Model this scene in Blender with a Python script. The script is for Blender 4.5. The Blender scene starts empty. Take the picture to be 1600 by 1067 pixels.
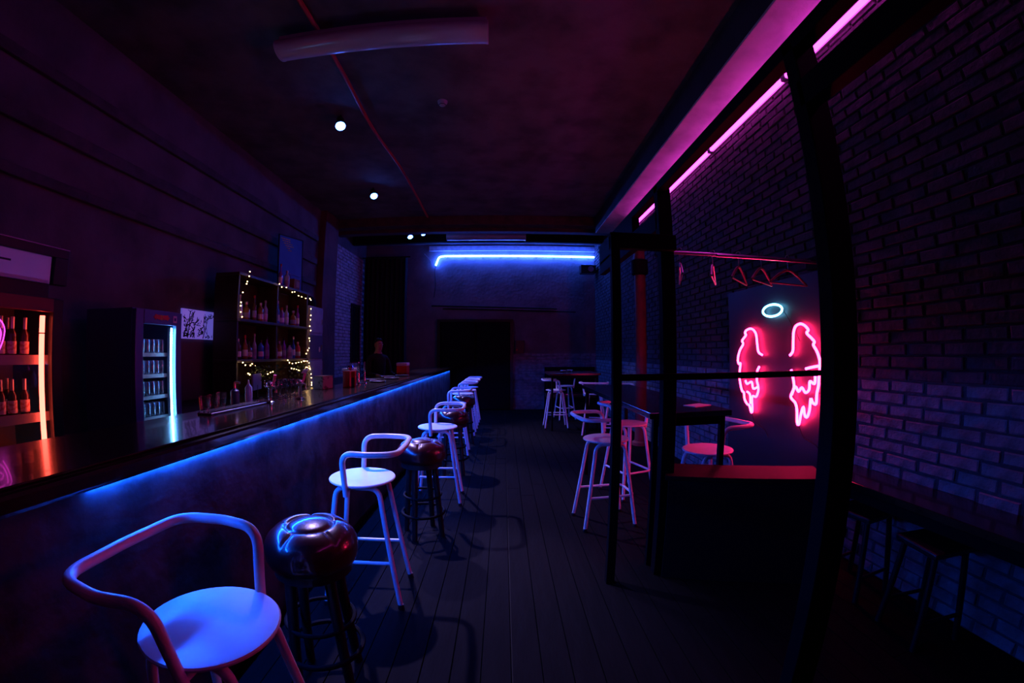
import bpy, bmesh, math, random
from mathutils import Vector, Matrix, Euler
random.seed(7)
PI = math.pi
sc = bpy.context.scene
C = sc.collection

# ------------------------------------------------------------------ camera (a fisheye lens), world, exposure
cd = bpy.data.cameras.new('camera')
cam = bpy.data.objects.new('camera', cd)
C.objects.link(cam)
sc.camera = cam
cam.location = (0, 0, 1.5)
cam.rotation_euler = (math.radians(91.51), 0, math.radians(-1.17))
cd.type = 'PANO'
cd.panorama_type = 'FISHEYE_LENS_POLYNOMIAL'
cd.sensor_fit = 'HORIZONTAL'
cd.sensor_width = 36
cd.clip_start = 0.02
cd.fisheye_fov = math.radians(175)
cd.fisheye_polynomial_k0 = 0
cd.fisheye_polynomial_k1 = -0.06942152
cd.fisheye_polynomial_k2 = -1.9343168e-05
cd.fisheye_polynomial_k3 = 3.276476e-05
cd.fisheye_polynomial_k4 = -4.9934612e-07
wd = bpy.data.worlds.new('world')
sc.world = wd
wd.use_nodes = True
wd.node_tree.nodes['Background'].inputs[0].default_value = (0.004, 0.002, 0.012, 1)
wd.node_tree.nodes['Background'].inputs[1].default_value = 0.05
sc.view_settings.view_transform = 'Standard'
sc.view_settings.look = 'None'
sc.view_settings.exposure = 0
sc.view_settings.gamma = 1
sc.view_settings.use_curve_mapping = False
try:
    sc.cycles.use_denoising = True
    sc.cycles.sample_clamp_indirect = 4
    sc.cycles.max_bounces = 8
    sc.cycles.transparent_max_bounces = 16
except Exception:
    pass

# light levels in one place
SPOT_W = 300
SPOT_COL = (0.46, 0.34, 1.0)
PINK = ((1.0, 0.045, 0.76), 8)
STRIP = ((0.03, 0.10, 1.0), 100)
BARLED = ((0.003, 0.082, 1.0), 620)
WING = ((1.0, 0.013, 0.11), 55)
HALO = ((0.12, 0.62, 1.0), 9)
REDTUBE = ((1.0, 0.065, 0.04), 14)
FRLED = ((0.16, 0.50, 1.0), 75)
FAIRY = ((1.0, 0.58, 0.20), 22)

# room: x right, y away from the camera, z up
XR, XL, YB, YF, ZC = 2.45, -3.75, 10.7, -3.0, 4.38
LIT_TOP = 1.34          # the lit tone put into the brick colour ends here

# ------------------------------------------------------------------ materials
MATS = {}
def mat(name, col, rough=0.6, metal=0.0, noise=None, bump=None, spec=0.5, coat=0.0):
    """noise=(scale, second colour, lo, hi); bump=(scale, strength)"""
    if name in MATS:
        return MATS[name]
    m = bpy.data.materials.new(name)
    m.use_nodes = True
    nt = m.node_tree
    b = nt.nodes['Principled BSDF']
    b.inputs['Base Color'].default_value = (*col, 1)
    b.inputs['Roughness'].default_value = rough
    b.inputs['Metallic'].default_value = metal
    b.inputs['Specular IOR Level'].default_value = spec
    b.inputs['Coat Weight'].default_value = coat
    tc = nt.nodes.new('ShaderNodeTexCoord')
    if noise:
        n = nt.nodes.new('ShaderNodeTexNoise')
        n.inputs['Scale'].default_value = noise[0]
        n.inputs['Detail'].default_value = 6
        r = nt.nodes.new('ShaderNodeValToRGB')
        r.color_ramp.elements[0].position = noise[2]
        r.color_ramp.elements[0].color = (*col, 1)
        r.color_ramp.elements[1].position = noise[3]
        r.color_ramp.elements[1].color = (*noise[1], 1)
        nt.links.new(tc.outputs['Object'], n.inputs['Vector'])
        nt.links.new(n.outputs['Fac'], r.inputs['Fac'])
        nt.links.new(r.outputs['Color'], b.inputs['Base Color'])
    if bump:
        n2 = nt.nodes.new('ShaderNodeTexNoise')
        n2.inputs['Scale'].default_value = bump[0]
        n2.inputs['Detail'].default_value = 5
        bp = nt.nodes.new('ShaderNodeBump')
        bp.inputs['Strength'].default_value = bump[1]
        bp.inputs['Distance'].default_value = 0.02
        nt.links.new(tc.outputs['Object'], n2.inputs['Vector'])
        nt.links.new(n2.outputs['Fac'], bp.inputs['Height'])
        nt.links.new(bp.outputs['Normal'], b.inputs['Normal'])
    MATS[name] = m
    return m

def emit(name, cs):
    if name in MATS:
        return MATS[name]
    m = bpy.data.materials.new(name)
    m.use_nodes = True
    nt = m.node_tree
    b = nt.nodes['Principled BSDF']
    b.inputs['Base Color'].default_value = (0.8, 0.8, 0.8, 1)
    b.inputs['Emission Color'].default_value = (*cs[0], 1)
    b.inputs['Emission Strength'].default_value = cs[1]
    MATS[name] = m
    return m

def glass(name, tint=(1, 1, 1), gloss=0.07):
    if name in MATS:
        return MATS[name]
    m = bpy.data.materials.new(name)
    m.use_nodes = True
    nt = m.node_tree
    nt.nodes.clear()
    o = nt.nodes.new('ShaderNodeOutputMaterial')
    mx = nt.nodes.new('ShaderNodeMixShader')
    mx.inputs[0].default_value = gloss
    t = nt.nodes.new('ShaderNodeBsdfTransparent')
    t.inputs[0].default_value = (*tint, 1)
    g = nt.nodes.new('ShaderNodeBsdfGlossy')
    g.inputs['Roughness'].default_value = 0.03
    nt.links.new(t.outputs[0], mx.inputs[1])
    nt.links.new(g.outputs[0], mx.inputs[2])
    nt.links.new(mx.outputs[0], o.inputs[0])
    MATS[name] = m
    return m

M_white = mat('white_painted_steel', (0.80, 0.80, 0.82), 0.32, noise=(9, (0.72, 0.72, 0.75), .45, .6))
M_seat = mat('white_seat_paint', (0.82, 0.82, 0.84), 0.30, noise=(7, (0.72, 0.72, 0.76), .4, .65))
M_leather = mat('dark_red_vinyl', (0.045, 0.002, 0.004), 0.30, bump=(60, 0.05), coat=0.8)
M_blackwood = mat('black_stained_wood', (0.010, 0.009, 0.010), 0.38, noise=(14, (0.018, 0.015, 0.014), .4, .7))
M_blacksteel = mat('black_powdercoat', (0.004, 0.004, 0.0045), 0.7, bump=(120, 0.05), spec=0.08)
M_matblack = mat('matt_black_board', (0.004, 0.004, 0.005), 0.85, bump=(40, 0.1), spec=0.2)
M_plasticblack = mat('black_plastic', (0.012, 0.012, 0.015), 0.35)
M_wood = mat('dark_varnished_counter', (0.012, 0.007, 0.005), 0.17, noise=(5, (0.02, 0.012, 0.008), .35, .7), coat=0.3)
M_panel = mat('rough_plaster_panel', (0.062, 0.063, 0.067), 0.8, noise=(6, (0.030, 0.031, 0.034), .40, .62), bump=(22, 0.13), spec=.05)
M_plank = mat('dark_floor_plank', (0.006, 0.0057, 0.006), 0.8, noise=(6, (0.0036, 0.0035, 0.0036), .35, .68), bump=(18, 0.25), spec=0.06)
M_gap = mat('floor_gap', (0.004, 0.004, 0.005), 0.9)
M_mortar = mat('dark_mortar', (0.09, 0.09, 0.095), 0.9, bump=(50, 0.4))
M_mortar_d = mat('shaded_mortar', (0.045, 0.043, 0.048), 0.9, bump=(50, 0.4))  # mortar copy with the upper wall's shade in its colour
M_brick = mat('lit_brick', (0.24, 0.24, 0.255), 0.85, noise=(9, (0.14, 0.14, 0.15), .42, .66), bump=(26, 0.55))  # lit copy of the brick, for below the bar strip's shadow line
M_brick_d = mat('dark_brick', (0.085, 0.082, 0.09), 0.85, noise=(5, (0.05, 0.048, 0.055), .4, .65), bump=(26, 0.5))  # darker copy of the brick, the upper wall's shade in its colour
M_plaster = mat('peeling_ceiling_plaster', (0.14, 0.135, 0.14), 0.9, noise=(2.6, (0.07, 0.066, 0.07), .40, .66), bump=(5, 0.6))
M_plaster_d = mat('shade_dark_plaster', (0.05, 0.045, 0.05), 0.9, noise=(2.6, (0.028, 0.025, 0.028), .40, .66), bump=(5, 0.6))  # ceiling plaster darkened, shade put into the soffit's side face
M_wallL = mat('stained_wall_plaster', (0.13, 0.125, 0.14), 0.9, noise=(1.6, (0.07, 0.066, 0.075), .40, .64), bump=(9, 0.5))
M_backup = mat('dark_back_wall_paint', (0.19, 0.19, 0.205), 0.85, noise=(2.2, (0.13, 0.13, 0.14), .4, .65), bump=(14, 0.4))
M_beam = mat('stained_timber_beam', (0.10, 0.055, 0.05), 0.7, noise=(6, (0.05, 0.03, 0.03), .4, .7))
M_fixture = mat('white_plastic_housing', (0.5, 0.52, 0.58), 0.18)
M_redpipe = mat('red_painted_pipe', (0.55, 0.05, 0.06), 0.5)
M_redcol = mat('red_brown_painted_column', (0.26, 0.05, 0.045), 0.6, noise=(5, (0.15, 0.035, 0.035), .4, .7))
M_chrome = mat('chrome', (0.75, 0.75, 0.78), 0.10, 1.0)
M_steel = mat('brushed_steel', (0.50, 0.50, 0.54), 0.28, 1.0)
M_cornice = mat('pale_cornice_paint', (0.62, 0.62, 0.66), 0.5, noise=(12, (0.45, 0.45, 0.5), .4, .7))
M_redplastic = mat('red_plastic', (0.50, 0.015, 0.02), 0.4)
M_paper = mat('white_paper', (0.75, 0.75, 0.78), 0.7)
M_pale = mat('pale_lilac_panel', (0.34, 0.32, 0.42), 0.6, noise=(8, (0.26, 0.25, 0.34), .4, .7))
M_fridgeframe = mat('blue_fridge_enamel', (0.12, 0.20, 0.40), 0.35)
M_fridgein = mat('fridge_liner', (0.7, 0.72, 0.75), 0.5)
M_fridgedark = mat('dark_fridge_liner', (0.10, 0.09, 0.10), 0.5)
M_can = mat('silver_blue_can', (0.32, 0.42, 0.62), 0.25, 0.8, noise=(14, (0.65, 0.68, 0.74), .45, .55))
M_skin = mat('skin', (0.45, 0.26, 0.19), 0.55, noise=(30, (0.40, 0.22, 0.16), .4, .6))
M_cloth = mat('black_cotton', (0.012, 0.011, 0.013), 0.9, bump=(70, 0.3))
M_hair = mat('dark_hair', (0.02, 0.012, 0.008), 0.6, bump=(90, 0.5))
M_leaf = mat('green_leaf', (0.03, 0.07, 0.02), 0.5, noise=(20, (0.05, 0.10, 0.03), .4, .6))
M_tint = glass('clear_glass', (0.93, 0.95, 0.97), 0.06)
M_glassware = glass('glassware', (0.72, 0.76, 0.80), 0.22)
M_wire = mat('dark_green_wire', (0.01, 0.02, 0.01), 0.6)

# ------------------------------------------------------------------ geometry helpers
class MB:
    """collects shapes into one mesh"""
    def __init__(s):
        s.v, s.f = [], []
    def add(s, vs, fs, M=None):
        n = len(s.v)
        s.v += [tuple(M @ Vector(p)) if M else tuple(p) for p in vs]
        s.f += [tuple(i + n for i in f) for f in fs]
        return s
    def box(s, x0, x1, y0, y1, z0, z1, M=None, ch=0.0):
        if ch <= 0:
            vs = [(x, y, z) for x in (x0, x1) for y in (y0, y1) for z in (z0, z1)]
            fs = [(0, 1, 3, 2), (4, 6, 7, 5), (0, 4, 5, 1), (2, 3, 7, 6), (0, 2, 6, 4), (1, 5, 7, 3)]
            return s.add(vs, fs, M)
        bm = bmesh.new()
        bmesh.ops.create_cube(bm, size=1, matrix=Matrix.Translation(((x0 + x1) / 2, (y0 + y1) / 2, (z0 + z1) / 2)) @ Matrix.Diagonal((x1 - x0, y1 - y0, z1 - z0, 1)))
        bmesh.ops.bevel(bm, geom=bm.edges[:], offset=ch, segments=2, affect='EDGES', profile=0.5)
        bm.verts.index_update()
        vs = [tuple(v.co) for v in bm.verts]
        fs = [tuple(v.index for v in f.verts) for f in bm.faces]
        bm.free()
        return s.add(vs, fs, M)
    def tube(s, pts, r, seg=10, closed=False, cap=True, M=None):
        P = [Vector(p) for p in pts]
        n = len(P)
        T = []
        for i in range(n):
            a = P[(i - 1) % n] if closed or i > 0 else P[i]
            b = P[(i + 1) % n] if closed or i < n - 1 else P[i]
            T.append((b - a).normalized())
        up = Vector((0, 0, 1)) if abs(T[0].z) < 0.9 else Vector((1, 0, 0))
        nrm = (up - T[0] * up.dot(T[0])).normalized()
        vs, fs = [], []
        for i in range(n):
            nrm = nrm - T[i] * nrm.dot(T[i])
            nrm.normalize()
            bi = T[i].cross(nrm)
            rr = r[i] if isinstance(r, (list, tuple)) else r
            for k in range(seg):
                a = 2 * PI * k / seg
                vs.append(P[i] + (nrm * math.cos(a) + bi * math.sin(a)) * rr)
        for i in range(n if closed else n - 1):
            j = (i + 1) % n
            for k in range(seg):
                l = (k + 1) % seg
                fs.append((i * seg + k, j * seg + k, j * seg + l, i * seg + l))
        if cap and not closed:
            fs.append(tuple(range(seg)))
            fs.append(tuple((n - 1) * seg + k for k in reversed(range(seg))))
        return s.add(vs, fs, M)
    def lathe(s, prof, seg=24, M=None):
        """prof = [(radius, z), ...] bottom to top"""
        vs, fs = [], []
        for r, z in prof:
            for k in range(seg):
                a = 2 * PI * k / seg
                vs.append((max(r, 1e-4) * math.cos(a), max(r, 1e-4) * math.sin(a), z))
        n = len(prof)
        for i in range(n - 1):
            for k in range(seg):
                l = (k + 1) % seg
                fs.append((i * seg + k, i * seg + l, (i + 1) * seg + l, (i + 1) * seg + k))
        fs.append(tuple(reversed(range(seg))))
        fs.append(tuple((n - 1) * seg + k for k in range(seg)))
        return s.add(vs, fs, M)
    def mesh(s, name, m=None, smooth=False):
        me = bpy.data.meshes.new(name)
        me.from_pydata(s.v, [], s.f)
        bm = bmesh.new(); bm.from_mesh(me)
        bmesh.ops.recalc_face_normals(bm, faces=bm.faces[:])
        bm.to_mesh(me); bm.free()
        if m:
            me.materials.append(m)
        if smooth:
            for p in me.polygons:
                p.use_smooth = True
            try:
                me.set_sharp_from_angle(angle=math.radians(40))
            except Exception:
                pass
        return me

def fillet(pts, rad, n=6):
    P = [Vector(p) for p in pts]
    out = [P[0]]
    for i in range(1, len(P) - 1):
        a, b, c = P[i - 1], P[i], P[i + 1]
        r = rad[i - 1] if isinstance(rad, (list, tuple)) else rad
        d1, d2 = (a - b), (c - b)
        t = min(r, d1.length * .49, d2.length * .49)
        p, q = b + d1.normalized() * t, b + d2.normalized() * t
        for k in range(n + 1):
            u = k / n
            out.append(p * (1 - u) ** 2 + b * 2 * u * (1 - u) + q * u * u)
    out.append(P[-1])
    return out

def catmull(pts, n=5):
    P = [Vector(p) for p in pts]
    P = [P[0]] + P + [P[-1]]
    out = []
    for i in range(1, len(P) - 2):
        a, b, c, d = P[i - 1:i + 3]
        for k in range(n):
            t = k / n
            out.append(.5 * ((2 * b) + (c - a) * t + (2 * a - 5 * b + 4 * c - d) * t * t + (3 * b - a - 3 * c + d) * t ** 3))
    out.append(P[-2])
    return out

def link(name, me, parent=None, loc=None):
    o = bpy.data.objects.new(name, me)
    C.objects.link(o)
    if parent:
        o.parent = parent
    if loc:
        o.location = loc
    return o
def islands(mb):
    p = list(range(len(mb.v)))
    def find(a):
        while p[a] != a:
            p[a] = p[p[a]]; a = p[a]
        return a
    for f in mb.f:
        r = find(f[0])
        for q in f[1:]:
            p[find(q)] = r
    out = {}
    for f in mb.f:
        out.setdefault(find(f[0]), []).append(f)
    res = []
    for fs in out.values():
        ids = sorted({i for f in fs for i in f})
        mp = {a: b for b, a in enumerate(ids)}
        n = MB(); n.v = [mb.v[i] for i in ids]; n.f = [tuple(mp[i] for i in f) for f in fs]
        res.append(n)
    return res
def part(name, mb, m, parent, smooth=False, kind=None, label=None, loc=None):
    # pieces that do not touch become parts of their own
    if kind is None:
        L = islands(mb)
        if len(L) > 1:
            for n in L[1:]:
                part(name, n, m, parent, smooth, 'piece', label, loc)
            mb = L[0]
    elif kind == 'piece':
        kind = None
    o = link(name, mb.mesh(name, m, smooth), parent, loc)
    if kind: o['kind'] = kind
    if label: o['label'] = label
    return o
def tag(o, label, cat, group=None):
    o['label'] = label; o['category'] = cat
    if group: o['group'] = group
    return o
def thing(name, label, cat, loc=(0, 0, 0), rz=0, group=None):
    o = bpy.data.objects.new(name, None)
    C.objects.link(o)
    o.empty_display_size = 0.1
    o.location = loc; o.rotation_euler = (0, 0, rz)
    return tag(o, label, cat, group)
def solo(name, mb, m, label, cat, loc=(0, 0, 0), rz=0, group=None, smooth=False):
    o = link(name, mb.mesh(name, m, smooth), None, loc)
    o.rotation_euler = (0, 0, rz)
    return tag(o, label, cat, group)
def struct(name, mb, m, smooth=False):
    o = link(name, mb.mesh(name, m, smooth))
    o['kind'] = 'structure'
    return o
def dup(root, loc, rz, label, name=None):
    r = root.copy(); C.objects.link(r)
    r.location = loc; r.rotation_euler = (0, 0, rz); r['label'] = label
    for ch in root.children:
        c = ch.copy(); C.objects.link(c); c.parent = r
        for g in ch.children:
            d = g.copy(); C.objects.link(d); d.parent = c
    return r
ORD = ['first', 'second', 'third', 'fourth', 'fifth', 'sixth', 'seventh', 'eighth', 'ninth', 'tenth', 'eleventh', 'twelfth', 'thirteenth', 'fourteenth', 'fifteenth', 'sixteenth']

# ------------------------------------------------------------------ the room
fl = struct('floor', MB().box(XL - .2, XR + .2, YF - .2, YB + .2, -.12, -.012), M_gap)
PW = 0.142
plank_me = [MB().box(-PW / 2 + .003, PW / 2 - .003, 0, 1, -.012, 0).mesh('plank', M_plank) for _ in range(1)]
x = 0.035 + PW / 2
xs = []
while x < XR + .05: xs.append(x); x += PW
x = 0.035 - PW / 2 - .004
while x > XL - .05: xs.append(x); x -= PW
for i, x in enumerate(xs):
    cuts = sorted([YF] + [YF + random.uniform(2.5, 4.5) + k * 4.6 for k in range(3)] + [YB])
    for a, b in zip(cuts, cuts[1:]):
        if b - a < .3: continue
        o = link('plank', plank_me[0], fl, (x, a, random.uniform(-.0016, 0)))
        o.scale = (1, b - a - .004, 1)

struct('ceiling', MB().box(XL - .2, XR + .2, YF - .2, YB + .2, ZC, ZC + .2), M_plaster)
struct('wall_rear', MB().box(XL - .2, XR + .2, YF - .2, YF, 0, ZC), M_brick_d)

BH, BL, J = 0.064, 0.250, 0.013
def brick_mesh(l, h, d, m, seed):
    rnd = random.Random(seed)
    j = lambda a: rnd.uniform(-a, a)
    c = .006
    # origin at the middle of the wall-side face, thickness d towards -x, a chamfered front
    vs = [(0, -l / 2, -h / 2), (0, l / 2, -h / 2), (0, l / 2, h / 2), (0, -l / 2, h / 2)]
    vs += [(-d + .006, -l / 2 + j(.004), -h / 2 + j(.003)), (-d + .006, l / 2 + j(.004), -h / 2 + j(.003)), (-d + .006, l / 2 + j(.004), h / 2 + j(.003)), (-d + .006, -l / 2 + j(.004), h / 2 + j(.003))]
    vs += [(-d + j(.002), -l / 2 + c, -h / 2 + c), (-d + j(.002), l / 2 - c, -h / 2 + c), (-d + j(.002), l / 2 - c, h / 2 - c), (-d + j(.002), -l / 2 + c, h / 2 - c)]
    fs = []
    for a in (0, 4):
        for k in range(4):
            l2 = (k + 1) % 4
            fs.append((a + k, a + l2, a + 4 + l2, a + 4 + k))
    fs.append((8, 9, 10, 11))
    return MB().add(vs, fs)

# right wall: mortar bed + bricks (the nearest 290 one by one, the rest joined)
wr = struct('wall_right', MB().box(XR, XR + .3, YF - .2, YB + .2, 0, ZC), M_mortar_d)
part('mortar', MB().box(XR - .004, XR, YF, YB, 0, LIT_TOP), M_mortar, wr)
bm_light = [brick_mesh(BL, BH, .016, None, k).mesh('brick', M_brick) for k in range(7)]
farL, farD = MB(), MB()
nb = 0
rows = int(ZC / (BH + J))
for r in range(rows):
    z = .006 + BH / 2 + r * (BH + J)
    light = z + BH / 2 < LIT_TOP
    y = YF + (0 if r % 2 else -(BL + J) / 2) + random.uniform(-.01, .01)
    while y < YB - .05:
        y += BL + J
        near = light and .75 < y < 4.15 and z > .28
        if near and nb < 296:
            o = link('brick', random.choice(bm_light), wr, (XR, y, z + random.uniform(-.003, .003)))
            o.rotation_euler = (random.uniform(-.012, .012), 0, 0)
            o.scale = (random.uniform(.6, 1.3), random.uniform(.93, 1.0), random.uniform(.92, 1.02))
            nb += 1
        else:
            b = brick_mesh(BL * random.uniform(.94, 1), BH, random.uniform(.009, .018), None, random.randint(0, 9999))
            (farL if light else farD).add(b.v, b.f, Matrix.Translation((XR, y, z)))
part('brickwork', farL, M_brick, wr, kind='stuff', label='pale lit-toned brickwork further along the wall')
part('brickwork', farD, M_brick_d, wr, kind='stuff', label='dark shade-toned upper brickwork')


# back wall: plaster above, brick below
wb = struct('wall_back', MB().box(XL - .2, XR + .3, YB, YB + .3, 0, ZC), M_backup)
bb = MB()
for r in range(int(1.5 / (BH + J))):
    z = .006 + BH / 2 + r * (BH + J)
    xx = XL + (0 if r % 2 else -(BL + J) / 2)
    while xx < XR - .1:
        xx += BL + J
        if xx < .32: continue
        b = brick_mesh(BL * random.uniform(.94, 1), BH, random.uniform(.010, .020), None, random.randint(0, 9999))
        bb.add(b.v, b.f, Matrix.Translation((xx, YB - .001, z)) @ Matrix.Rotation(PI / 2, 4, 'Z'))
part('brickwork', bb, M_brick, wb, kind='stuff', label='pale lit-toned brickwork of the lower wall')
part('cornice', MB().box(-2.0, XR, YB - .035, YB, 4.19, 4.33, ch=.008), M_cornice, wb)
part('conduit', MB().tube([(-1.9, YB - .02, 2.72), (1.4, YB - .02, 2.64)], .018, 8), M_matblack, wb)
part('conduit', MB().tube([(-1.6, YB - .02, 2.64), (1.9, YB - .02, 2.56)], .014, 8), M_matblack, wb)

# left wall: plaster with raised bands, brick beyond the pilaster
wl = struct('wall_left', MB().box(XL - .3, XL, YF - .2, YB + .2, 0, ZC), M_wallL)
lb = MB()
for r in range(int(3.95 / (BH + J))):
    z = .006 + BH / 2 + r * (BH + J)
    yy = 8.35 + (0 if r % 2 else -(BL + J) / 2)
    while yy < 10.2:
        yy += BL + J
        b = brick_mesh(BL * random.uniform(.94, 1), BH, random.uniform(.012, .022), None, random.randint(0, 9999))
        lb.add(b.v, b.f, Matrix.Translation((XL, yy, z)) @ Matrix.Rotation(PI, 4, 'Z'))
part('brickwork', lb, mat('pale_blue_painted_brick', (.46, .47, .50), .85, noise=(9, (.30, .31, .33), .42, .66), bump=(26, .5)), wl, kind='stuff', label='pale painted brickwork beside the pilaster')
for k, (z, t) in enumerate(((3.74, .05), (3.28, .06), (2.84, .045))):
    tr = struct('trim_%d' % (k + 1), MB().box(XL, XL + .055, -2.5, 7.6, z - t, z + t, ch=.01), M_brick_d)
struct('trim_4', MB().box(XL, XL + .14, 7.72, 8.4, 0, ZC, ch=.012), mat('brown_pilaster_plaster', (0.15, 0.07, 0.07), .85, noise=(2, (.09, .045, .05), .4, .65), bump=(9, .5)))
wn = struct('window_1', MB().box(XL, XL + .05, 9.62, 10.22, 1.25, 2.68, ch=.008), M_blackwood)
part('pane', MB().box(XL + .05, XL + .056, 9.68, 10.16, 1.31, 2.62), mat('dark_pane', (.01, .012, .02), .08), wn)
part('glazing_bar', MB().box(XL + .056, XL + .07, 9.9, 9.94, 1.31, 2.62), M_blackwood, wn)

# stepped timber beams across the far ceiling
struct('trim_5', MB().box(XL, XR, 8.35, 8.60, 4.18, ZC, ch=.01), M_beam)
struct('trim_7', MB().box(XL, XR, 9.60, 9.74, 4.14, ZC, ch=.01), M_matblack)
so_ = struct('trim_8', MB().box(1.94, XR, YF, 8.35, 4.045, ZC, ch=.004), M_plaster_d)  # soffit added to catch the tubes' pink glow and keep the ceiling dim
part('soffit_board', MB().box(1.945, XR, YF, 8.35, 4.02, 4.045, ch=.006), mat('pale_glow_soffit', (.68, .66, .68), .9, noise=(2.6, (.48, .46, .48), .4, .65), bump=(12, .5)), so_)  # pale tone strengthens the pink glow band
struct('trim_6', MB().box(XL, XR, 8.62, 8.82, 4.11, ZC, ch=.01), M_beam)
# the black double door in the far wall
d1 = struct('door_1', MB().box(-1.66, .20, YB - .05, YB, 0, 2.30), M_matblack)
part('door_frame', MB().box(-1.74, -1.66, YB - .09, YB, 0, 2.36).box(.17, .25, YB - .09, YB, 0, 2.36).box(-1.66, .17, YB - .09, YB, 2.28, 2.36), M_blackwood, d1)
for x0, x1 in ((-1.62, -.75), (-.71, .15)):
    part('door_leaf', MB().box(x0, x1, YB - .08, YB - .05, .02, 2.27, ch=.008), M_matblack, d1)
part('handle', MB().tube(fillet([(-1.38, YB - .08, 1.56), (-1.38, YB - .13, 1.56), (-1.24, YB - .13, 1.56)], .02), .011, 8), M_chrome, d1, True)

# ------------------------------------------------------------------ bar counter
BX, BT = -1.16, 1.16          # front lip and top of the counter
bar = thing('bar_counter', 'long dark bar counter with blue light glowing under its front edge', 'bar counter', (0, 0, 0))
part('counter_top', MB().box(-1.75, BX, -1.4, 9.26, 1.10, BT, ch=.014), M_wood, bar)
part('front_panel', MB().box(-1.26, -1.21, -1.35, 9.18, .10, 1.0999), M_panel, bar)
part('plinth', MB().box(-1.32, -1.26, -1.35, 9.18, 0, .12), M_blackwood, bar)
part('end_panel', MB().box(-1.72, -1.21, 9.18, 9.22, 0, 1.098), M_blackwood, bar)
part('back_panel', MB().box(-1.72, -1.68, -1.35, 9.18, 0, 1.098), M_blackwood, bar)
ls = MB()
for q in range(25):
    y_ = .86 + q * 8.29 / 24
    ls.v += [(-1.2095, y_, 1.0958), (-1.2015, y_, 1.0958), (-1.2015, y_, 1.0994), (-1.2095, y_, 1.0994)]
    if q:
        ls.f += [(4 * q - 4 + a, 4 * q - 4 + (a + 1) % 4, 4 * q + (a + 1) % 4, 4 * q + a) for a in range(4)]
ls.f += [(0, 1, 2, 3), (99, 98, 97, 96)]
part('light_strip', ls, emit('bar_led_light', BARLED), bar, label='blue light strip under the counter edge')
part('raised_edge', MB().box(-1.225, -1.195, -1.4, 9.26, BT, BT + .008, ch=.003), M_wood, bar)
backbar = thing('back_counter', 'low dark work counter along the left wall below fridges and shelf', 'counter', (0, 0, 0))
part('worktop', MB().box(-3.72, -2.95, 3.20, 9.4, .88, .92, ch=.006), M_blackwood, backbar)
part('cabinet_front', MB().box(-3.0, -2.97, 3.22, 9.38, .02, .88), M_matblack, backbar)
part('side_panel', MB().box(-3.72, -3.0, 9.33, 9.37, 0, .88), M_matblack, backbar)
part('side_panel', MB().box(-3.72, -3.0, 3.22, 3.26, 0, .88), M_matblack, backbar)

# ------------------------------------------------------------------ white tubular stools
def make_stool():
    t = thing('bar_stool', '', 'bar stool', (0, 0, 0), 0, 'white tubular bar stools')
    prof = [(0, .745), (.14, .744), (.185, .745), (.196, .750), (.198, .757), (.194, .762), (.183, .7625), (.15, .7590), (0, .757)]
    part('seat', MB().lathe(prof, 48), M_seat, t, True)
    R = .0155
    for sx in (-1, 1):
        for sy in (-1, 1):
            pts = fillet([(0, sy * .115, .728), (sx * .125, sy * .115, .728), (sx * .225, sy * .185, .012)], .075, 8)
            l = part('leg', MB().tube(pts, R, 12), M_white, t, True)
            part('foot_cap', MB().lathe([(.014, 0), (.019, .001), (.019, .022), (.0165, .026)], 12, Matrix.Translation((sx * .226, sy * .186, 0))), M_plasticblack, l, True)
    k = (.728 - .28) / .716
    ex, ey = .125 + .1 * k, .115 + .07 * k
    part('footrest', MB().tube(fillet([(ex, -ey, .28), (-ex - .03, -ey, .28), (-ex - .03, ey, .28), (ex, ey, .28)], .075, 8), .011, 10), M_white, t, True)
    up = [(-.045, -.19, .70), (-.045, -.205, .80), (-.045, -.232, .957), (.10, -.258, .957), (.258, -.235, .957), (.27, 0, .957)]
    up += [(.258, .235, .957), (.10, .258, .957), (-.045, .232, .957), (-.045, .205, .80), (-.045, .19, .70)]
    part('backrest', MB().tube(fillet(up, [.04, .085, .03, .13, .05, .13, .03, .085, .04], 8), .0165, 12), M_white, t, True)
    part('bracket', MB().box(-.058, -.032, -.20, -.10, .722, .744).box(-.058, -.032, .10, .20, .722, .744), M_white, t)
    return t
WS = [
    (-.80, .865, PI, 'nearest white tubular bar stool with its backrest towards the counter'),
    (-.84, 2.32, .06, 'second white tubular stool along the counter, between the two nearest quilted padded stools'),
    (-.66, 4.05, .04, 'third white tubular stool along the counter, just past the second quilted padded stool'),
    (-.74, 5.95, .03, 'fourth white tubular stool along the counter, just past the third quilted padded stool'),
    (-.74, 7.35, 0, 'fifth white tubular stool along the counter, past the last quilted padded stool'),
    (-.74, 8.05, .02, 'white tubular stool last but one along the counter'),
    (-.74, 8.75, 0, 'farthest white tubular stool along the counter, in front of the black door'),
    (.88, 3.44, PI + .10, 'white tubular stool at left side of high table, half behind the thin black post'),
    (1.30, 4.15, PI / 2 + .3, 'white tubular stool pink lit behind the gap between the two thin black posts'),
    (1.55, 2.88, .20, 'white tubular stool with a pink lit seat at near end of high table'),
    (1.03, 8.05, PI, 'white tubular stool at left of the far high table in front of brick wall'),
    (1.36, 9.05, PI * .55, 'white tubular stool behind the far high table against the black bench'),
    (1.64, 7.28, -PI / 2 - .35, 'white tubular stool on near side of the far high table'),
    (1.85, 6.55, -.3, 'white tubular stool just left of the thin post, nearer than far high table'),
]
s0 = make_stool()
for i, (x, y, rz, lab) in enumerate(WS):
    if i == 0:
        s0.location = (x, y, 0); s0.rotation_euler = (0, 0, rz); s0['label'] = lab
    else:
        dup(s0, (x, y, 0), rz, lab)

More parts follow.
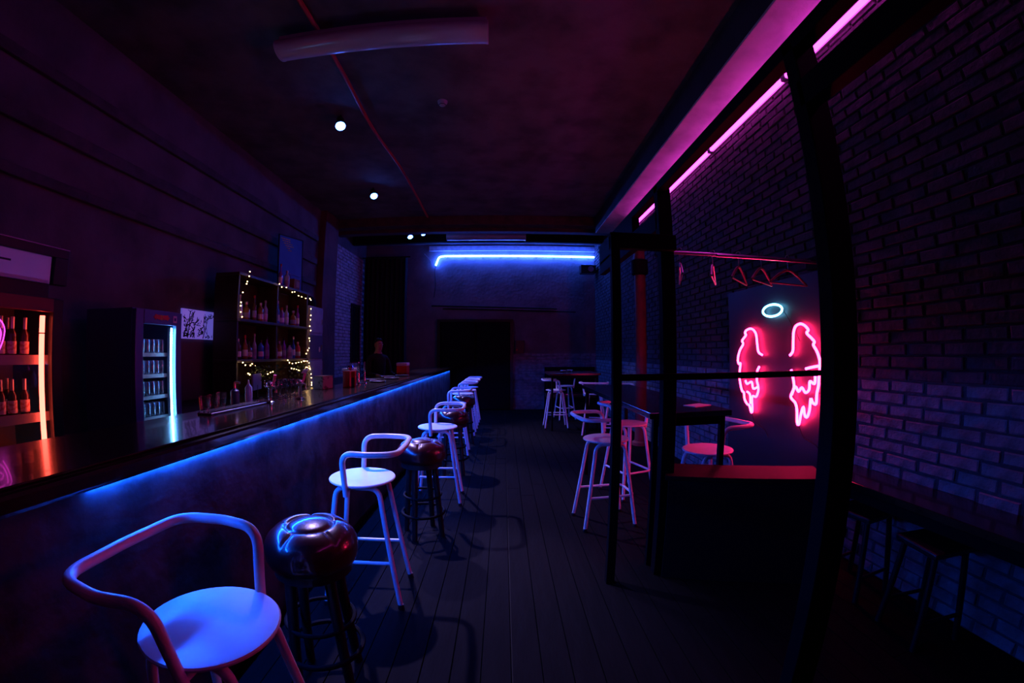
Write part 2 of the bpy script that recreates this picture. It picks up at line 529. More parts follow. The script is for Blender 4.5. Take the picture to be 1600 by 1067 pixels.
# ------------------------------------------------------------------ quilted padded stools
def cushion_mesh():
    nr, na, R = 40, 120, .195
    vs, fs = [], []
    def top(rr, a):
        u = rr / R
        h = .092 * (max(0, 1 - u ** 3.0)) ** .5
        g = 0
        g += .010 * math.exp(-((rr - .098) / .008) ** 2)                      # ring seam
        if rr > .098:
            d = min(abs((a - b + PI) % (2 * PI) - PI) for b in [k * 2 * PI / 5 + .5 for k in range(5)]) * rr
            g += .009 * math.exp(-(d / .008) ** 2) * min(1, (rr - .098) / .02) * max(0, 1 - u ** 6)
            h += .006 * math.sin(PI * min(1, (rr - .098) / .09)) * (1 - math.exp(-(d / .04) ** 2))
        else:
            h += .012 * (1 - (rr / .098) ** 2) - .004
        return h - g
    for i in range(nr + 1):
        rr = R * math.sin(PI / 2 * i / nr)
        for k in range(na):
            a = 2 * PI * k / na
            vs.append((rr * math.cos(a), rr * math.sin(a),   .672 + top(rr, a)))
    nlow = [(R * 1.0, .65), (R * .99, .632), (R * .95, .612), (R * .86, .600), (R * .5, .598), (.001, .598)]
    for rr, z in nlow:
        for k in range(na):
            a = 2 * PI * k / na
            vs.append((rr * math.cos(a), rr * math.sin(a), z))
    n = nr + 1 + len(nlow)
    for i in range(n - 1):
        for k in range(na):
            l = (k + 1) % na
            fs.append((i * na + k, i * na + l, (i + 1) * na + l, (i + 1) * na + k))
    return MB().add(vs, fs)
def make_padded():
    t = thing('padded_stool', '', 'bar stool', (0, 0, 0), 0, 'quilted padded stools at the bar')
    cu = cushion_mesh().mesh('seat_cushion', M_leather)
    for p in cu.polygons: p.use_smooth = True
    link('seat_cushion', cu, t)
    part('seat_base', MB().lathe([(.15, .560), (.165, .563), (.165, .598), (.15, .60)], 32), M_blackwood, t, True)
    for k in range(4):
        a = PI / 4 + k * PI / 2
        p = [(.115 * math.cos(a), .115 * math.sin(a), .56), (.165 * math.cos(a), .165 * math.sin(a), 0)]
        part('leg', MB().tube(p, [.025, .021], 14), M_blackwood, t, True)
    for z, r in ((.19, .172),):
        part('foot_ring', MB().tube([(r * math.cos(a), r * math.sin(a), z) for a in [2 * PI * k / 40 for k in range(40)]], .012, 8, closed=True), M_blacksteel, t, True)
    part('upper_ring', MB().tube([(.150 * math.cos(a), .150 * math.sin(a), .33) for a in [2 * PI * k / 40 for k in range(40)]], .010, 8, closed=True), M_blacksteel, t, True)
    return t
PS = [(-.80, 1.53, .2, 'nearest padded stool with round quilted vinyl seat and black legs, beside the front white stool'),
      (-.66, 3.22, .5, 'second quilted padded stool, with red light on its quilted seat, behind second white stool'),
      (-.62, 4.98, .1, 'third quilted padded stool along the counter, behind the third white stool'),
      (-.66, 6.70, .4, 'farthest quilted padded stool along the counter, behind the fourth white stool')]
p0 = make_padded()
p0.scale = (1, 1, 1.05)
for i, (x, y, rz, lab) in enumerate(PS):
    if i == 0:
        p0.location = (x, y, 0); p0.rotation_euler = (0, 0, rz); p0['label'] = lab
    else:
        dup(p0, (x, y, 0), rz, lab)

# ------------------------------------------------------------------ partition frame
pf = thing('partition_frame', 'tall black steel partition frame with three posts and a long overhead beam', 'partition', (1.0, 2.48, 0))
def pbox(name, x0, x1, y0, y1, z0, z1, **k):
    return part(name, MB().box(x0 - 1.0, x1 - 1.0, y0 - 2.48, y1 - 2.48, z0, z1, ch=.004), M_blacksteel, pf, **k)
pbox('post', .655, .710, 2.40, 2.45, 0, 2.22)
pbox('post', 1.0, 1.092, 2.46, 2.53, 0, 2.60)
pbox('post', 1.0, 1.105, 1.03, 1.095, 0, 2.60)
pbox('top_beam', 1.0, 1.06, -2.0, 4.15, 2.55, 2.61)
pbox('lower_beam', 1.0, 1.06, -2.0, 1.06, 2.32, 2.42)
pbox('lower_beam', 1.0, 1.06, 2.50, 4.15, 2.30, 2.43)
pbox('end_board', 1.0, 1.06, 3.02, 4.15, 2.40, 2.56)
pbox('header', .655, 1.09, 2.41, 2.47, 2.14, 2.24)
pbox('rail', .66, XR - .03, 2.405, 2.445, 1.325, 1.365)
for i_, (x0, x1) in enumerate(((.712, 1.0),)):
    pn = part('glass_pane', MB().box(x0 - 1, x1 - 1, 2.42 - 2.48, 2.428 - 2.48, 1.37, 2.13), M_tint, pf)

# black podium between the posts
pod = thing('podium', 'black boxy podium with a flat dull red lit top between the posts', 'podium', (1.02, 2.43, 0), -math.atan2(.38, .925))
part('body', MB().box(0.02, 1.01, .0, .29, 0, .69, ch=.004), M_matblack, pod)
part('top_board', MB().box(0.0, 1.03, -.015, .30, .69, .72, ch=.004), mat('dark_red_lit_top', (.012, .006, .006), .7, spec=.15), pod)  # the wings' red light is put into this dark colour

# coat rail with hangers
cr = thing('coat_rail', 'double steel coat rail under the black header, above the neon wings', 'coat rail', (1.06, 2.7, 2.2))
part('rod', MB().tube([(0, 0, .0), (1.36, 0, .0)], .014, 10), M_steel, cr, True)
part('rod', MB().tube([(.42, -.1, -.03), (1.36, -.1, -.03)], .012, 10), M_steel, cr, True)
part('bracket', MB().box(1.34, 1.37, -.14, .05, -.06, .03), M_blacksteel, cr)
part('bracket', MB().box(0.0, .03, -.20, .03, -.03, .02), M_blacksteel, cr)
def hanger(x, rz, lab, wood):
    t = thing('clothes_hanger', lab, 'hanger', (x, 2.7, 2.186), rz, 'hangers on the coat rail')
    hook = [(0, -.018, .03), (0, -.012, .045), (0, 0, .05) if False else (0, .004, .048), (0, .018, .034), (0, .018, .015), (0, .0, -.01), (0, 0, -.07)]
    part('hook', MB().tube(catmull(hook, 4), .0032, 6), M_steel, t, True)
    m = mat('hanger_wood', (.12, .05, .045), .5)
    part('shoulder_bar', MB().tube(catmull([(-.21, 0, -.175), (-.10, 0, -.105), (0, 0, -.068), (.10, 0, -.105), (.21, 0, -.175)], 5), .009, 8), m if wood else M_steel, t, True)
    part('trouser_bar', MB().tube([(-.205, 0, -.176), (.205, 0, -.176)], .006, 8), m if wood else M_steel, t, True)
for k, (x, rz, w, lab) in enumerate(((1.24, 1.2, 0, 'thin wire hanger nearest the middle post on the coat rail'),
                                     (1.50, 1.0, 0, 'thin wire hanger, second from the middle post on the coat rail'),
                                     (1.72, .75, 1, 'wooden hanger third from the middle post on the coat rail'),
                                     (1.92, .6, 1, 'wooden hanger fourth from the middle post on the coat rail'),
                                     (2.17, .15, 1, 'reddish wooden hanger at the wall end of the coat rail'))):
    hanger(x, rz, lab, w)

# ------------------------------------------------------------------ neon wings and halo on a dark backing board
bd = solo('backing_board', MB().box(XR - .045, XR - .024, 2.47, 4.02, .30, 2.12, ch=.004), mat('dark_backing_panel', (.03, .028, .034), .5),
          'dark rectangular board on the brick wall behind the neon wings', 'board')
NX = XR - .075
FX = 640.0
def wall_pt(px, py, X=NX):
    """the point of the wall plane x = X in which the lens sees a place"""
    dx, dy = px - 800, -(py - 533.5)
    r = math.hypot(dx, dy); th = 2 * math.atan(r / (2 * FX))
    v = Vector((dx / r * math.sin(th), dy / r * math.sin(th), -math.cos(th)))
    w = cam.rotation_euler.to_matrix() @ v
    t = X / w.x
    return Vector((X, w.y * t, 1.5 + w.z * t))
cp = lambda L: [wall_pt(920 + a / 3.1375, 360 + b / 3.1375) for a, b in L]
LW = [[(850, 610), (832, 596), (826, 560), (820, 510), (806, 487), (790, 482), (772, 490), (766, 503), (770, 514), (752, 540), (757, 557), (742, 585), (733, 615), (731, 640), (737, 655), (744, 652), (740, 690), (740, 730), (750, 782), (760, 795), (764, 826), (776, 850), (787, 858), (796, 890), (802, 880), (801, 815), (820, 815), (831, 785), (829, 758), (824, 735), (826, 690), (836, 668)],
      [(768, 735), (776, 752), (798, 742), (806, 775), (826, 768)], [(776, 790), (790, 805), (793, 850)]]
RW = [[(986, 612), (1000, 592), (1002, 545), (1004, 500), (1014, 470), (1036, 458), (1058, 466), (1076, 488), (1068, 503), (1092, 528), (1106, 546), (1101, 562), (1118, 592), (1131, 632), (1133, 665), (1128, 720), (1126, 760), (1118, 800), (1114, 850), (1098, 845), (1088, 825), (1082, 880), (1070, 915), (1058, 905), (1052, 865), (1040, 900), (1030, 950), (1021, 940), (1020, 880), (1012, 845), (990, 815), (1006, 770), (1000, 715), (992, 683)],
      [(995, 805), (1012, 765), (1028, 790), (1044, 770), (1062, 795), (1080, 780), (1084, 740), (1106, 752), (1110, 715)], [(1064, 678), (1096, 670), (1130, 664)]]
E_w = emit('neon_pink_red', WING)
for nm, W, lab in (('neon_wing', LW, 'pink red neon angel wing sign farther from the camera, under halo left side'),
                   ('neon_wing', RW, 'larger looking pink red neon angel wing sign beside the thick post')):
    cen = wall_pt(920 + (790 if W is LW else 1060) / 3.1375, 580)
    t = thing(nm, lab, 'neon sign', cen, 0, 'neon angel wings')
    part('outline_tube', MB().tube([p - cen for p in catmull(cp(W[0]), 4)], .0105, 8), E_w, t, True)
    for L in W[1:]:
        part('feather_tube', MB().tube([p - cen for p in catmull(cp(L), 4)], .0105, 8), E_w, t, True)
    for a in (4, len(W[0]) // 2, len(W[0]) - 3):
        p = cp([W[0][a]])[0] - cen
        part('standoff', MB().tube([p + Vector((.008, 0, 0)), p + Vector((.03, 0, 0))], .006, 6), M_chrome, t)
    q = cp([(796, 890)] if W is LW else [(1028, 950)])[0] - cen
    part('cable', MB().tube(catmull([q, q + Vector((.01, -.06, -.10)), q + Vector((.02, -.2, -.14)), q + Vector((.025, -.25, -.2))], 5), .004, 6), M_plasticblack, t, True)
hc = wall_pt(1207, 485)
hl = thing('neon_halo', 'small icy blue neon halo ring above the pink wings', 'neon sign', hc)
ring = []
for k in range(40):
    a = 2 * PI * k / 40
    u, v = 15 * math.cos(a), 9.2 * math.sin(a)
    ring.append(wall_pt(1207 + u, 485 - v - u * .12) - hc)
part('ring_tube', MB().tube(ring, .010, 8, closed=True), emit('neon_ice_blue', HALO), hl, True)
part('cable', MB().tube(catmull([ring[3], ring[3] + Vector((.02, -.08, -.12)), ring[3] + Vector((.03, -.2, -.3))], 5), .003, 6), M_plasticblack, hl, True)
part('standoff', MB().tube([ring[10] + Vector((.006, 0, 0)), ring[10] + Vector((.03, 0, 0))], .005, 6), M_chrome, hl)

# ------------------------------------------------------------------ pink tubes high on the right wall
E_p = emit('pink_tube_light', PINK)
for k in range(6):
    y0 = -1.75 + k * 1.47
    lab = '%s pink light tube on top of the right wall, counted from far end' % ORD[5 - k] if k < 5 else 'farthest pink light tube on top of the right wall, end of the row'
    t = thing('tube_light', lab, 'light', (XR - .06, y0, 3.83), 0, 'pink tubes on the right wall')
    part('tube', MB().tube([(0, .02, 0), (0, 1.43, 0)], .022, 10), E_p, t, True)
    part('batten', MB().box(.025, .055, 0, 1.45, -.02, .02, ch=.005), M_fixture, t)
    part('socket', MB().box(-.022, .03, 0, .022, -.025, .025).box(-.022, .03, 1.428, 1.45, -.025, .025), M_fixture, t)

# ------------------------------------------------------------------ white blue strip on the far wall
st = thing('neon_strip', 'long bright blue white light strip bent down at one end on far wall', 'light', (0, YB - .065, 4.04))
part('flex_tube', MB().tube(fillet([(-1.80, 0, -.25), (-1.72, 0, -.02), (-1.58, 0, 0), (XR - .03, 0, 0)], .06, 6), .022, 10), emit('strip_light', STRIP), st, True)
for k in range(9):
    part('clip', MB().box(-1.5 + k * .47, -1.48 + k * .47, .0, .05, -.03, -.016), M_steel, st)
part('cable', MB().tube(catmull([(-1.80, 0, -.25), (-1.83, .03, -.45), (-1.80, .035, -.75), (-1.84, .04, -1.1)], 5), .006, 6), M_plasticblack, st, True)
part('cable', MB().tube(catmull([(-1.80, 0, -.22), (-1.95, .02, -.1), (-2.12, .03, .08)], 5), .006, 6), M_cornice, st, True)

# ------------------------------------------------------------------ ceiling spots above the bar
E_lens = emit('spot_lens', ((.035, .14, 1.0), 70))
def spot(x, y, lab, aim, col, w, lamp=True):
    t = thing('spotlight', lab, 'spotlight', (x, y, 4.20), 0, 'spotlights above the bar')
    d = (Vector(aim) - Vector((x, y, 4.2))).normalized()
    q = d.to_track_quat('Z', 'Y').to_matrix().to_4x4()
    part('body', MB().lathe([(.03, -.16), (.048, -.15), (.056, -.02), (.068, -.005), (.068, .004), (.058, .004)], 20, q), M_plasticblack, t, True)
    part('lens', MB().lathe([(.056, .004), (.060, .006), (.040, .018), (0, .024)], 20, q), E_lens, t, True)
    b = q @ Vector((0, 0, -.12))
    part('bracket', MB().tube([b, (b.x, b.y, b.z + .06), (b.x, b.y, ZC - 4.2)], .011, 8), M_plasticblack, t, True)
    ld = bpy.data.lights.new('spot_lamp', 'SPOT')
    ld.energy = w; ld.color = col; ld.spot_size = math.radians(38); ld.spot_blend = .8; ld.shadow_soft_size = .045
    lo = bpy.data.objects.new('spot_lamp', ld); C.objects.link(lo)
    lo.parent = t
    lo.matrix_local = Matrix.Translation(d * .06) @ (-d).to_track_quat('Z', 'Y').to_matrix().to_4x4()
spot(-1.97, 4.33, 'nearest glowing ceiling spotlight above the bar, next to the red pipe', (-.75, 2.5, .6), SPOT_COL, SPOT_W * 4)
spot(-2.26, 6.66, 'second glowing ceiling spotlight above the bar, further along red pipe', (-.65, 4.5, .6), SPOT_COL, SPOT_W * 4)
spot(-2.20, 9.29, 'left one of the two farthest glowing spotlights above the bar', (-.7, 7.4, .6), SPOT_COL, SPOT_W * 2)
spot(-1.83, 9.05, 'right one of the two farthest glowing spotlights above the bar', (.9, 7.8, .6), SPOT_COL, SPOT_W * 2)

# ceiling tube fixtures, pipe, detector
def fixture(x0, x1, y, z, lab):
    t = thing('ceiling_fixture', lab, 'light fixture', ((x0 + x1) / 2, y, z), 0, 'switched off tube fixtures')
    L = (x1 - x0) / 2
    part('diffuser', MB().tube([(-L, 0, 0), (L, 0, 0)], .125, 28, M=Matrix.Diagonal((1, 1, .62, 1))), M_fixture, t, True)
    part('housing', MB().box(-L, L, -.09, .09, .055, .10, ch=.008), M_fixture, t)
    for s in (-1, 1):
        part('end_cap', MB().tube([(s * L, 0, 0), (s * (L + .018), 0, 0)], .128, 28, M=Matrix.Diagonal((1, 1, .64, 1))), M_fixture, t, True)
        part('hanger_rod', MB().tube([(s * L * .8, 0, .09), (s * L * .8, 0, ZC - z)], .006, 6), M_steel, t)
fixture(-2.02, -.16, 2.91, 4.20, 'big switched off tube fixture on the near ceiling, crossing the red pipe')
fixture(-1.33, .50, 9.45, 4.22, 'switched off tube fixture on far ceiling above the bright strip')
solo('ceiling_pipe', MB().tube(catmull([(-1.78, -1.5, 4.345), (-1.73, 1.1, 4.35), (-1.66, 3.25, 4.345), (-1.68, 4.65, 4.34), (-1.60, 6.1, 4.345), (-1.61, 8.3, 4.345)], 6), .022, 10), M_redpipe,
     'thin red pipe running along the dark ceiling over the bar', 'pipe', smooth=True)
det = thing('smoke_detector', 'small round smoke detector on the ceiling, lit pink on one side', 'smoke detector', (-.715, 4.23, ZC))
part('base', MB().lathe([(.055, -.02), (.06, 0)], 24), M_fixture, det, True)
part('dome', MB().lathe([(.0, -.062), (.028, -.058), (.045, -.042), (.05, -.02)], 24), M_fixture, det, True)
part('sensor_ring', MB().tube([(.04 * math.cos(2 * PI * k / 24), .04 * math.sin(2 * PI * k / 24), -.05) for k in range(24)], .004, 6, closed=True), M_plasticblack, det, True)

# red brown column behind the high table
co = thing('round_post', 'round red brown painted post with black collar behind the high table', 'post', (2.2, 6.36, 0))
part('shaft', MB().lathe([(.09, 0), (.09, 3.16), (.07, 3.17)], 28), M_redcol, co, True)
part('collar', MB().lathe([(.10, 2.74), (.135, 2.76), (.135, 2.98), (.10, 3.0)], 28), M_matblack, co, True)
part('base_ring', MB().lathe([(.13, 0), (.13, .05), (.10, .07)], 28), M_redcol, co, True)

# ------------------------------------------------------------------ tables
def high_table(x0, x1, y0, y1, z, lab, legs):
    cx, cy = (x0 + x1) / 2, (y0 + y1) / 2
    t = thing('high_table', lab, 'table', (cx, cy, 0), 0)
    part('tabletop', MB().box(x0 - cx, x1 - cx, y0 - cy, y1 - cy, z - .04, z, ch=.006), M_wood, t)
    part('apron', MB().box(x0 - cx + .05, x1 - cx - .05, y0 - cy + .05, y0 - cy + .07, z - .10, z - .04).box(x0 - cx + .05, x1 - cx - .05, y1 - cy - .07, y1 - cy - .05, z - .10, z - .04), M_blacksteel, t)
    for lx, ly in legs:
        part('leg', MB().box(lx - .018 - cx, lx + .018 - cx, ly - .018 - cy, ly + .018 - cy, 0, z - .04), M_blacksteel, t)
high_table(.95, 1.56, 2.56, 4.95, 1.10, 'long dark high table behind the partition with black legs', [(1.50, 2.60), (1.01, 2.62), (1.50, 4.88), (1.01, 4.88)])
high_table(.86, 1.85, 7.66, 8.62, 1.10, 'dark square high table near the far brick wall', [(.92, 7.72), (1.79, 7.72), (.92, 8.56), (1.79, 8.56)])
solo('leaflet', MB().box(-.09, .09, -.06, .06, 0, .004), M_paper, 'small white leaflet lying at right edge of near high table', 'paper', (1.44, 2.86, 1.10), .4)
for k, (x, y) in enumerate(((1.20, 8.2), (1.36, 8.35))):
    o = thing('ashtray', ('small dish nearer the left on far high table', 'small dish nearer the column on far high table')[k], 'dish', (x, y, 1.10), 0, 'dishes on the far table')
    part('bowl', MB().lathe([(.05, 0), (.065, .02), (.06, .035), (.05, .03), (.04, .01)], 20), M_glassware, o, True)
    part('rim', MB().tube([(.061 * math.cos(2 * PI * q / 20), .061 * math.sin(2 * PI * q / 20), .035) for q in range(20)], .004, 6, closed=True), M_steel, o, True)
bn = thing('bench', 'black high backed bench standing against the far brick wall', 'bench', (1.72, 10.36, 0))
part('backrest', MB().box(-.66, .66, .18, .30, 0, 1.12, ch=.01), M_matblack, bn)
part('seat', MB().box(-.66, .66, -.28, .18, .36, .46, ch=.015), M_leather, bn)
part('base', MB().box(-.62, .62, -.22, .18, 0, .36), M_matblack, bn)

# ledge on the right wall and two black stools under it
lg = thing('wall_ledge', 'black bar ledge fixed along the right brick wall', 'shelf', (XR - .2, 1.2, .66))
part('board', MB().box(-.16, .18, -2.6, 1.12, .0, .045, ch=.005), M_wood, lg)
part('apron', MB().box(-.15, -.12, -2.6, 1.12, -.06, 0), M_blacksteel, lg)
for y in (-2.2, -1.0, .1, 1.05):
    part('bracket', MB().box(-.12, .18, y - .012, y + .012, -.05, 0).box(.165, .18, y - .012, y + .012, -.2, 0), M_blacksteel, lg)
def low_stool(x, y, rz, lab):
    t = thing('low_stool', lab, 'stool', (x, y, 0), rz, 'black stools under the ledge')
    part('seat', MB().box(-.15, .15, -.15, .15, .50, .535, ch=.01), M_blackwood, t)
    for sx in (-1, 1):
        for sy in (-1, 1):
            part('leg', MB().tube([(sx * .11, sy * .11, .505), (sx * .15, sy * .15, 0)], .019, 10), M_blackwood, t, True)
    part('stretcher', MB().tube([(-.14, -.14, .15), (.14, -.14, .15)], .011, 8).tube([(-.14, .14, .15), (.14, .14, .15)], .011, 8), M_blackwood, t, True)
low_stool(2.20, 1.92, .1, 'black wooden stool pushed under the ledge, nearer the thick post')
low_stool(2.18, 1.38, -.15, 'black wooden stool pushed under the ledge, farther from the thick post')

# ------------------------------------------------------------------ fridges
def bottle_mb(h, r, neck=.42):
    hb = h * (1 - neck)
    return MB().lathe([(r * .92, 0), (r, .006), (r, hb), (r * .8, hb + h * .06), (r * .36, hb + h * .16), (r * .33, h - .02), (r * .40, h - .018), (r * .40, h)], 14)
M_beer = mat('brown_beer_glass', (.06, .02, .01), .12, coat=.4)
M_lab = mat('cream_label', (.72, .60, .46), .6, noise=(40, (.45, .20, .12), .5, .58))
M_foil = mat('bottle_foil', (.65, .62, .60), .3, .7)
bev = {}
def beer(parent_loc, lab, kind=0):
    x, y, z = parent_loc
    t = thing('beer_bottle', lab, 'bottle', parent_loc, random.uniform(-.4, .4), 'beer bottles in the red lit fridge')
    if kind not in bev:
        h = (.255, .235)[kind]
        lab_m = MB().lathe([(.0305, .03), (.0312, .032), (.0312, .105), (.0305, .107)], 14)
        foil = MB().lathe([(.0125, h - .075), (.0138, h - .07), (.0138, h + .002), (.009, h + .003)], 12)
        bev[kind] = (bottle_mb(h, .03).mesh('glass', M_beer, True), lab_m.mesh('paper_label', M_lab, True), foil.mesh('foil_cap', M_foil, True))
    for nm, me in zip(('glass', 'paper_label', 'foil_cap'), bev[kind]):
        link(nm, me, t)
f1 = thing('drinks_fridge', 'tall glass door beer fridge lit by an upright red light tube', 'fridge', (-3.2, 1.55, 0))
def fb(t, ox, oy, name, x0, x1, y0, y1, z0, z1, m, ch=.004, **k):
    return part(name, MB().box(x0 - ox, x1 - ox, y0 - oy, y1 - oy, z0, z1, ch=ch), m, t, **k)
def fr(t, ox, oy, y0, y1, ztop, mc, ml):
    fb(t, ox, oy, 'back_wall', -3.54, -3.50, y0, y1, .1, ztop, mc)
    fb(t, ox, oy, 'side_wall', -3.50, -2.95, y0, y0 + .035, .1, ztop, mc)
    fb(t, ox, oy, 'side_wall', -3.50, -2.95, y1 - .035, y1, .1, ztop, mc)
    fb(t, ox, oy, 'top_panel', -3.50, -2.95, y0 + .035, y1 - .035, ztop - .05, ztop, mc)
    fb(t, ox, oy, 'base', -3.54, -2.95, y0, y1, .03, .14, mc)
    fb(t, ox, oy, 'liner', -3.50, -3.49, y0 + .035, y1 - .035, .14, ztop - .05, ml)
    for sx in (-3.48, -3.0):
        for sy in (y0 + .06, y1 - .06):
            part('foot', MB().lathe([(.02, 0), (.02, .03)], 10, Matrix.Translation((sx - ox, sy - oy, 0))), M_plasticblack, t)
fr(f1, -3.2, 1.55, .86, 1.93, 1.83, M_plasticblack, M_fridgedark)
d = fb(f1, -3.2, 1.55, 'door', -2.95, -2.90, .86, .93, .14, 1.82, M_plasticblack)
fb(f1, -3.2, 1.55, 'door_stile', -2.95, -2.90, 1.85, 1.93, .14, 1.82, M_plasticblack)
fb(f1, -3.2, 1.55, 'door_rail', -2.95, -2.90, .93, 1.85, .14, .24, M_plasticblack)
fb(f1, -3.2, 1.55, 'header', -2.95, -2.895, .93, 1.85, 1.735, 1.82, mat('dark_red_header', (.20, .03, .03), .4))
part('glass_pane', MB().box(-2.925 + 3.2, -2.92 + 3.2, .93 - 1.55, 1.85 - 1.55, .24, 1.735), M_tint, f1)
part('light_tube', MB().tube([(-2.945 + 3.2, 1.80 - 1.55, .30), (-2.945 + 3.2, 1.80 - 1.55, 1.71)], .017, 12), emit('red_tube_light', REDTUBE), f1, True, label='glowing red orange light tube')
part('light_clip', MB().box(-2.965 + 3.2, -2.925 + 3.2, 1.778 - 1.55, 1.822 - 1.55, 1.595, 1.602), M_plasticblack, f1)
for z in (1.425, 1.06, .66):
    s = fb(f1, -3.2, 1.55, 'shelf', -3.48, -2.985, .90, 1.89, z, z + .012, M_steel, ch=0)
    part('shelf_edge', MB().box(-2.985 + 3.2, -2.975 + 3.2, .90 - 1.55, 1.89 - 1.55, z - .025, z + .035), mat('shelf_strip', (.22, .20, .20), .4), s)
k = 0
for zi, z in enumerate((1.437, 1.072)):
    for j, y in enumerate((1.47, 1.56, 1.64, 1.73)):
        beer((-3.04, y, z), 'beer bottle on %s shelf of red lit fridge, front row, %s from the light tube' % (('upper', 'lower')[zi], ORD[3 - j]), zi)
    for j, y in enumerate((1.43, 1.52, 1.60, 1.68)):
        beer((-3.18, y, z), 'beer bottle on %s shelf of red lit fridge, back row, %s from the light tube' % (('upper', 'lower')[zi], ORD[3 - j]), zi)
ng = solo('neon_logo', MB().tube(catmull([(0, .04, .20), (0, .09, .19), (0, .12, .14), (0, .11, .07), (0, .08, .0)], 5), .004, 6).tube(catmull([(0, .0, .17), (0, .06, .165), (0, .095, .13), (0, .09, .07), (0, .06, .02), (0, 0, .01)], 5), .004, 6).tube(catmull([(0, -.02, .10), (0, .05, .11), (0, .07, .08), (0, .02, .05)], 5), .004, 6),
          emit('neon_magenta', ((1, .05, .75), 2.5)), 'small magenta neon outline sign on the beer fridge glass, cut by the frame', 'neon sign', (-2.91, 1.40, 1.47), smooth=True)

f2 = thing('drinks_fridge', 'slim blue drinks fridge with an energy drink emblem, filled with cans', 'fridge', (-3.2, 2.86, 0))
fr(f2, -3.2, 2.86, 2.59, 3.13, 1.84, M_fridgeframe, M_fridgein)
fb(f2, -3.2, 2.86, 'door_stile', -2.95, -2.90, 2.59, 2.675, .14, 1.83, M_fridgeframe)
fb(f2, -3.2, 2.86, 'door_stile', -2.95, -2.90, 3.06, 3.13, .14, 1.83, M_fridgeframe)
fb(f2, -3.2, 2.86, 'door_rail', -2.95, -2.90, 2.675, 3.06, .14, .24, M_fridgeframe)
hd = fb(f2, -3.2, 2.86, 'header', -2.95, -2.895, 2.675, 3.06, 1.715, 1.83, M_fridgeframe)
part('glass_pane', MB().box(-2.925 + 3.2, -2.92 + 3.2, 2.675 - 2.86, 3.06 - 2.86, .24, 1.715), M_tint, f2)
# emblem: two red shapes meeting on a yellow disc
em = MB()
for s in (-1, 1):
    body = [(0, 0), (.025, .022), (.05, .020), (.072, .026), (.085, .006), (.10, .002), (.082, -.010), (.072, -.024), (.055, -.012), (.03, -.020)]
    vs = [(dx, s * a, b) for dx in (0, .004) for a, b in body]
    n = len(body)
    em.add(vs, [tuple(range(n)), tuple(range(2 * n - 1, n - 1, -1))] + [(i, (i + 1) % n, n + (i + 1) % n, n + i) for i in range(n)])
M_emb = mat('emblem_red', (.75, .05, .02), .4)
part('emblem', em, M_emb, hd, loc=(-2.894 + 3.2, 2.87 - 2.86, 1.775), label='red emblem of two facing shapes')
part('emblem_disc', MB().tube([(0, 0, 0), (.003, 0, 0)], .022, 20), mat('emblem_yellow', (.8, .45, .02), .4), hd, loc=(-2.8945 + 3.2, 2.87 - 2.86, 1.775))
part('energy_tag', MB().box(0, .003, -.022, .022, -.03, .03), M_paper, hd, loc=(-2.894 + 3.2, 3.035 - 2.86, 1.77))
part('tag_print', MB().box(.003, .004, -.012, .012, -.014, .012), mat('tag_print_blue', (.05, .06, .25), .5), hd, loc=(-2.894 + 3.2, 3.035 - 2.86, 1.77))
for yy, nm in ((3.035, 'led_strip'),):
    part('strip_carrier', MB().box(-2.965 + 3.2, -2.935 + 3.2, yy - .012 - 2.86, yy + .012 - 2.86, .26, 1.70), M_fridgein, f2)
    l = MB()
    for q in range(60):
        z = .27 + q * .0238
        l.box(-2.938 + 3.2, -2.928 + 3.2, yy - .008 - 2.86, yy + .008 - 2.86, z, z + .015)
    part('led_strip', l, emit('fridge_led', FRLED), f2, kind='stuff', label='column of icy white lamps inside the door')
can_me = MB().lathe([(.022, 0), (.0265, .006), (.0265, .122), (.023, .132), (.0235, .135), (.021, .133)], 14).mesh('can', M_can, True)
for zi, z in enumerate((1.45, 1.27, 1.09, .91)):
    s = fb(f2, -3.2, 2.86, 'shelf', -3.48, -2.985, 2.63, 3.09, z, z + .008, M_steel, ch=0)
    part('shelf_edge', MB().box(-2.985 + 3.2, -2.977 + 3.2, 2.63 - 2.86, 3.09 - 2.86, z - .004, z + .028), M_fridgein, s)
    for j in range(6):
        for rr in range(2):
            o = link('drink_can', can_me, None, (-3.02 - rr * .075, 2.71 + j * .058, z + .008))
            tag(o, 'slim drink can on %s shelf of blue fridge, %s row, %s from the left' % (('top', 'second', 'third', 'fourth')[zi], ('front', 'back')[rr], ORD[j]), 'can', 'cans in the blue fridge')
    part('can_stack_strip', MB().box(-3.488 + 3.2, -3.484 + 3.2, 2.66 - 2.86, 3.06 - 2.86, z + .13, z + .14), M_fridgein, f2)  # pale liner strip behind the cans

# sign box above the beer fridge, a faint glow added to its face
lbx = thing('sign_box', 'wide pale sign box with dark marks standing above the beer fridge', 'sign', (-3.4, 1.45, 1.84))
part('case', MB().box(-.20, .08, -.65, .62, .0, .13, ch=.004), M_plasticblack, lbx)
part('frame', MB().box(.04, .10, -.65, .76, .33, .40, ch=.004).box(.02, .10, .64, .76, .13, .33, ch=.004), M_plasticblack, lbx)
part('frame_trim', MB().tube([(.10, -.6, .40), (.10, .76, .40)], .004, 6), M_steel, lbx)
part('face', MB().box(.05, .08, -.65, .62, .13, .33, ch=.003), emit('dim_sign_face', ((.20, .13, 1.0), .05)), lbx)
part('lower_strip', MB().box(.08, .10, -.65, .60, .13, .155), M_paper, lbx)
for a, b, c_, dd in ((.16, .178, .185, .30), (.10, .16, .285, .30), (.12, .16, .185, .197), (.19, .29, .245, .258)):
    part('mark', MB().box(.08, .084, a, b, c_, dd), mat('sign_mark', (.02, .02, .06), .5), lbx)

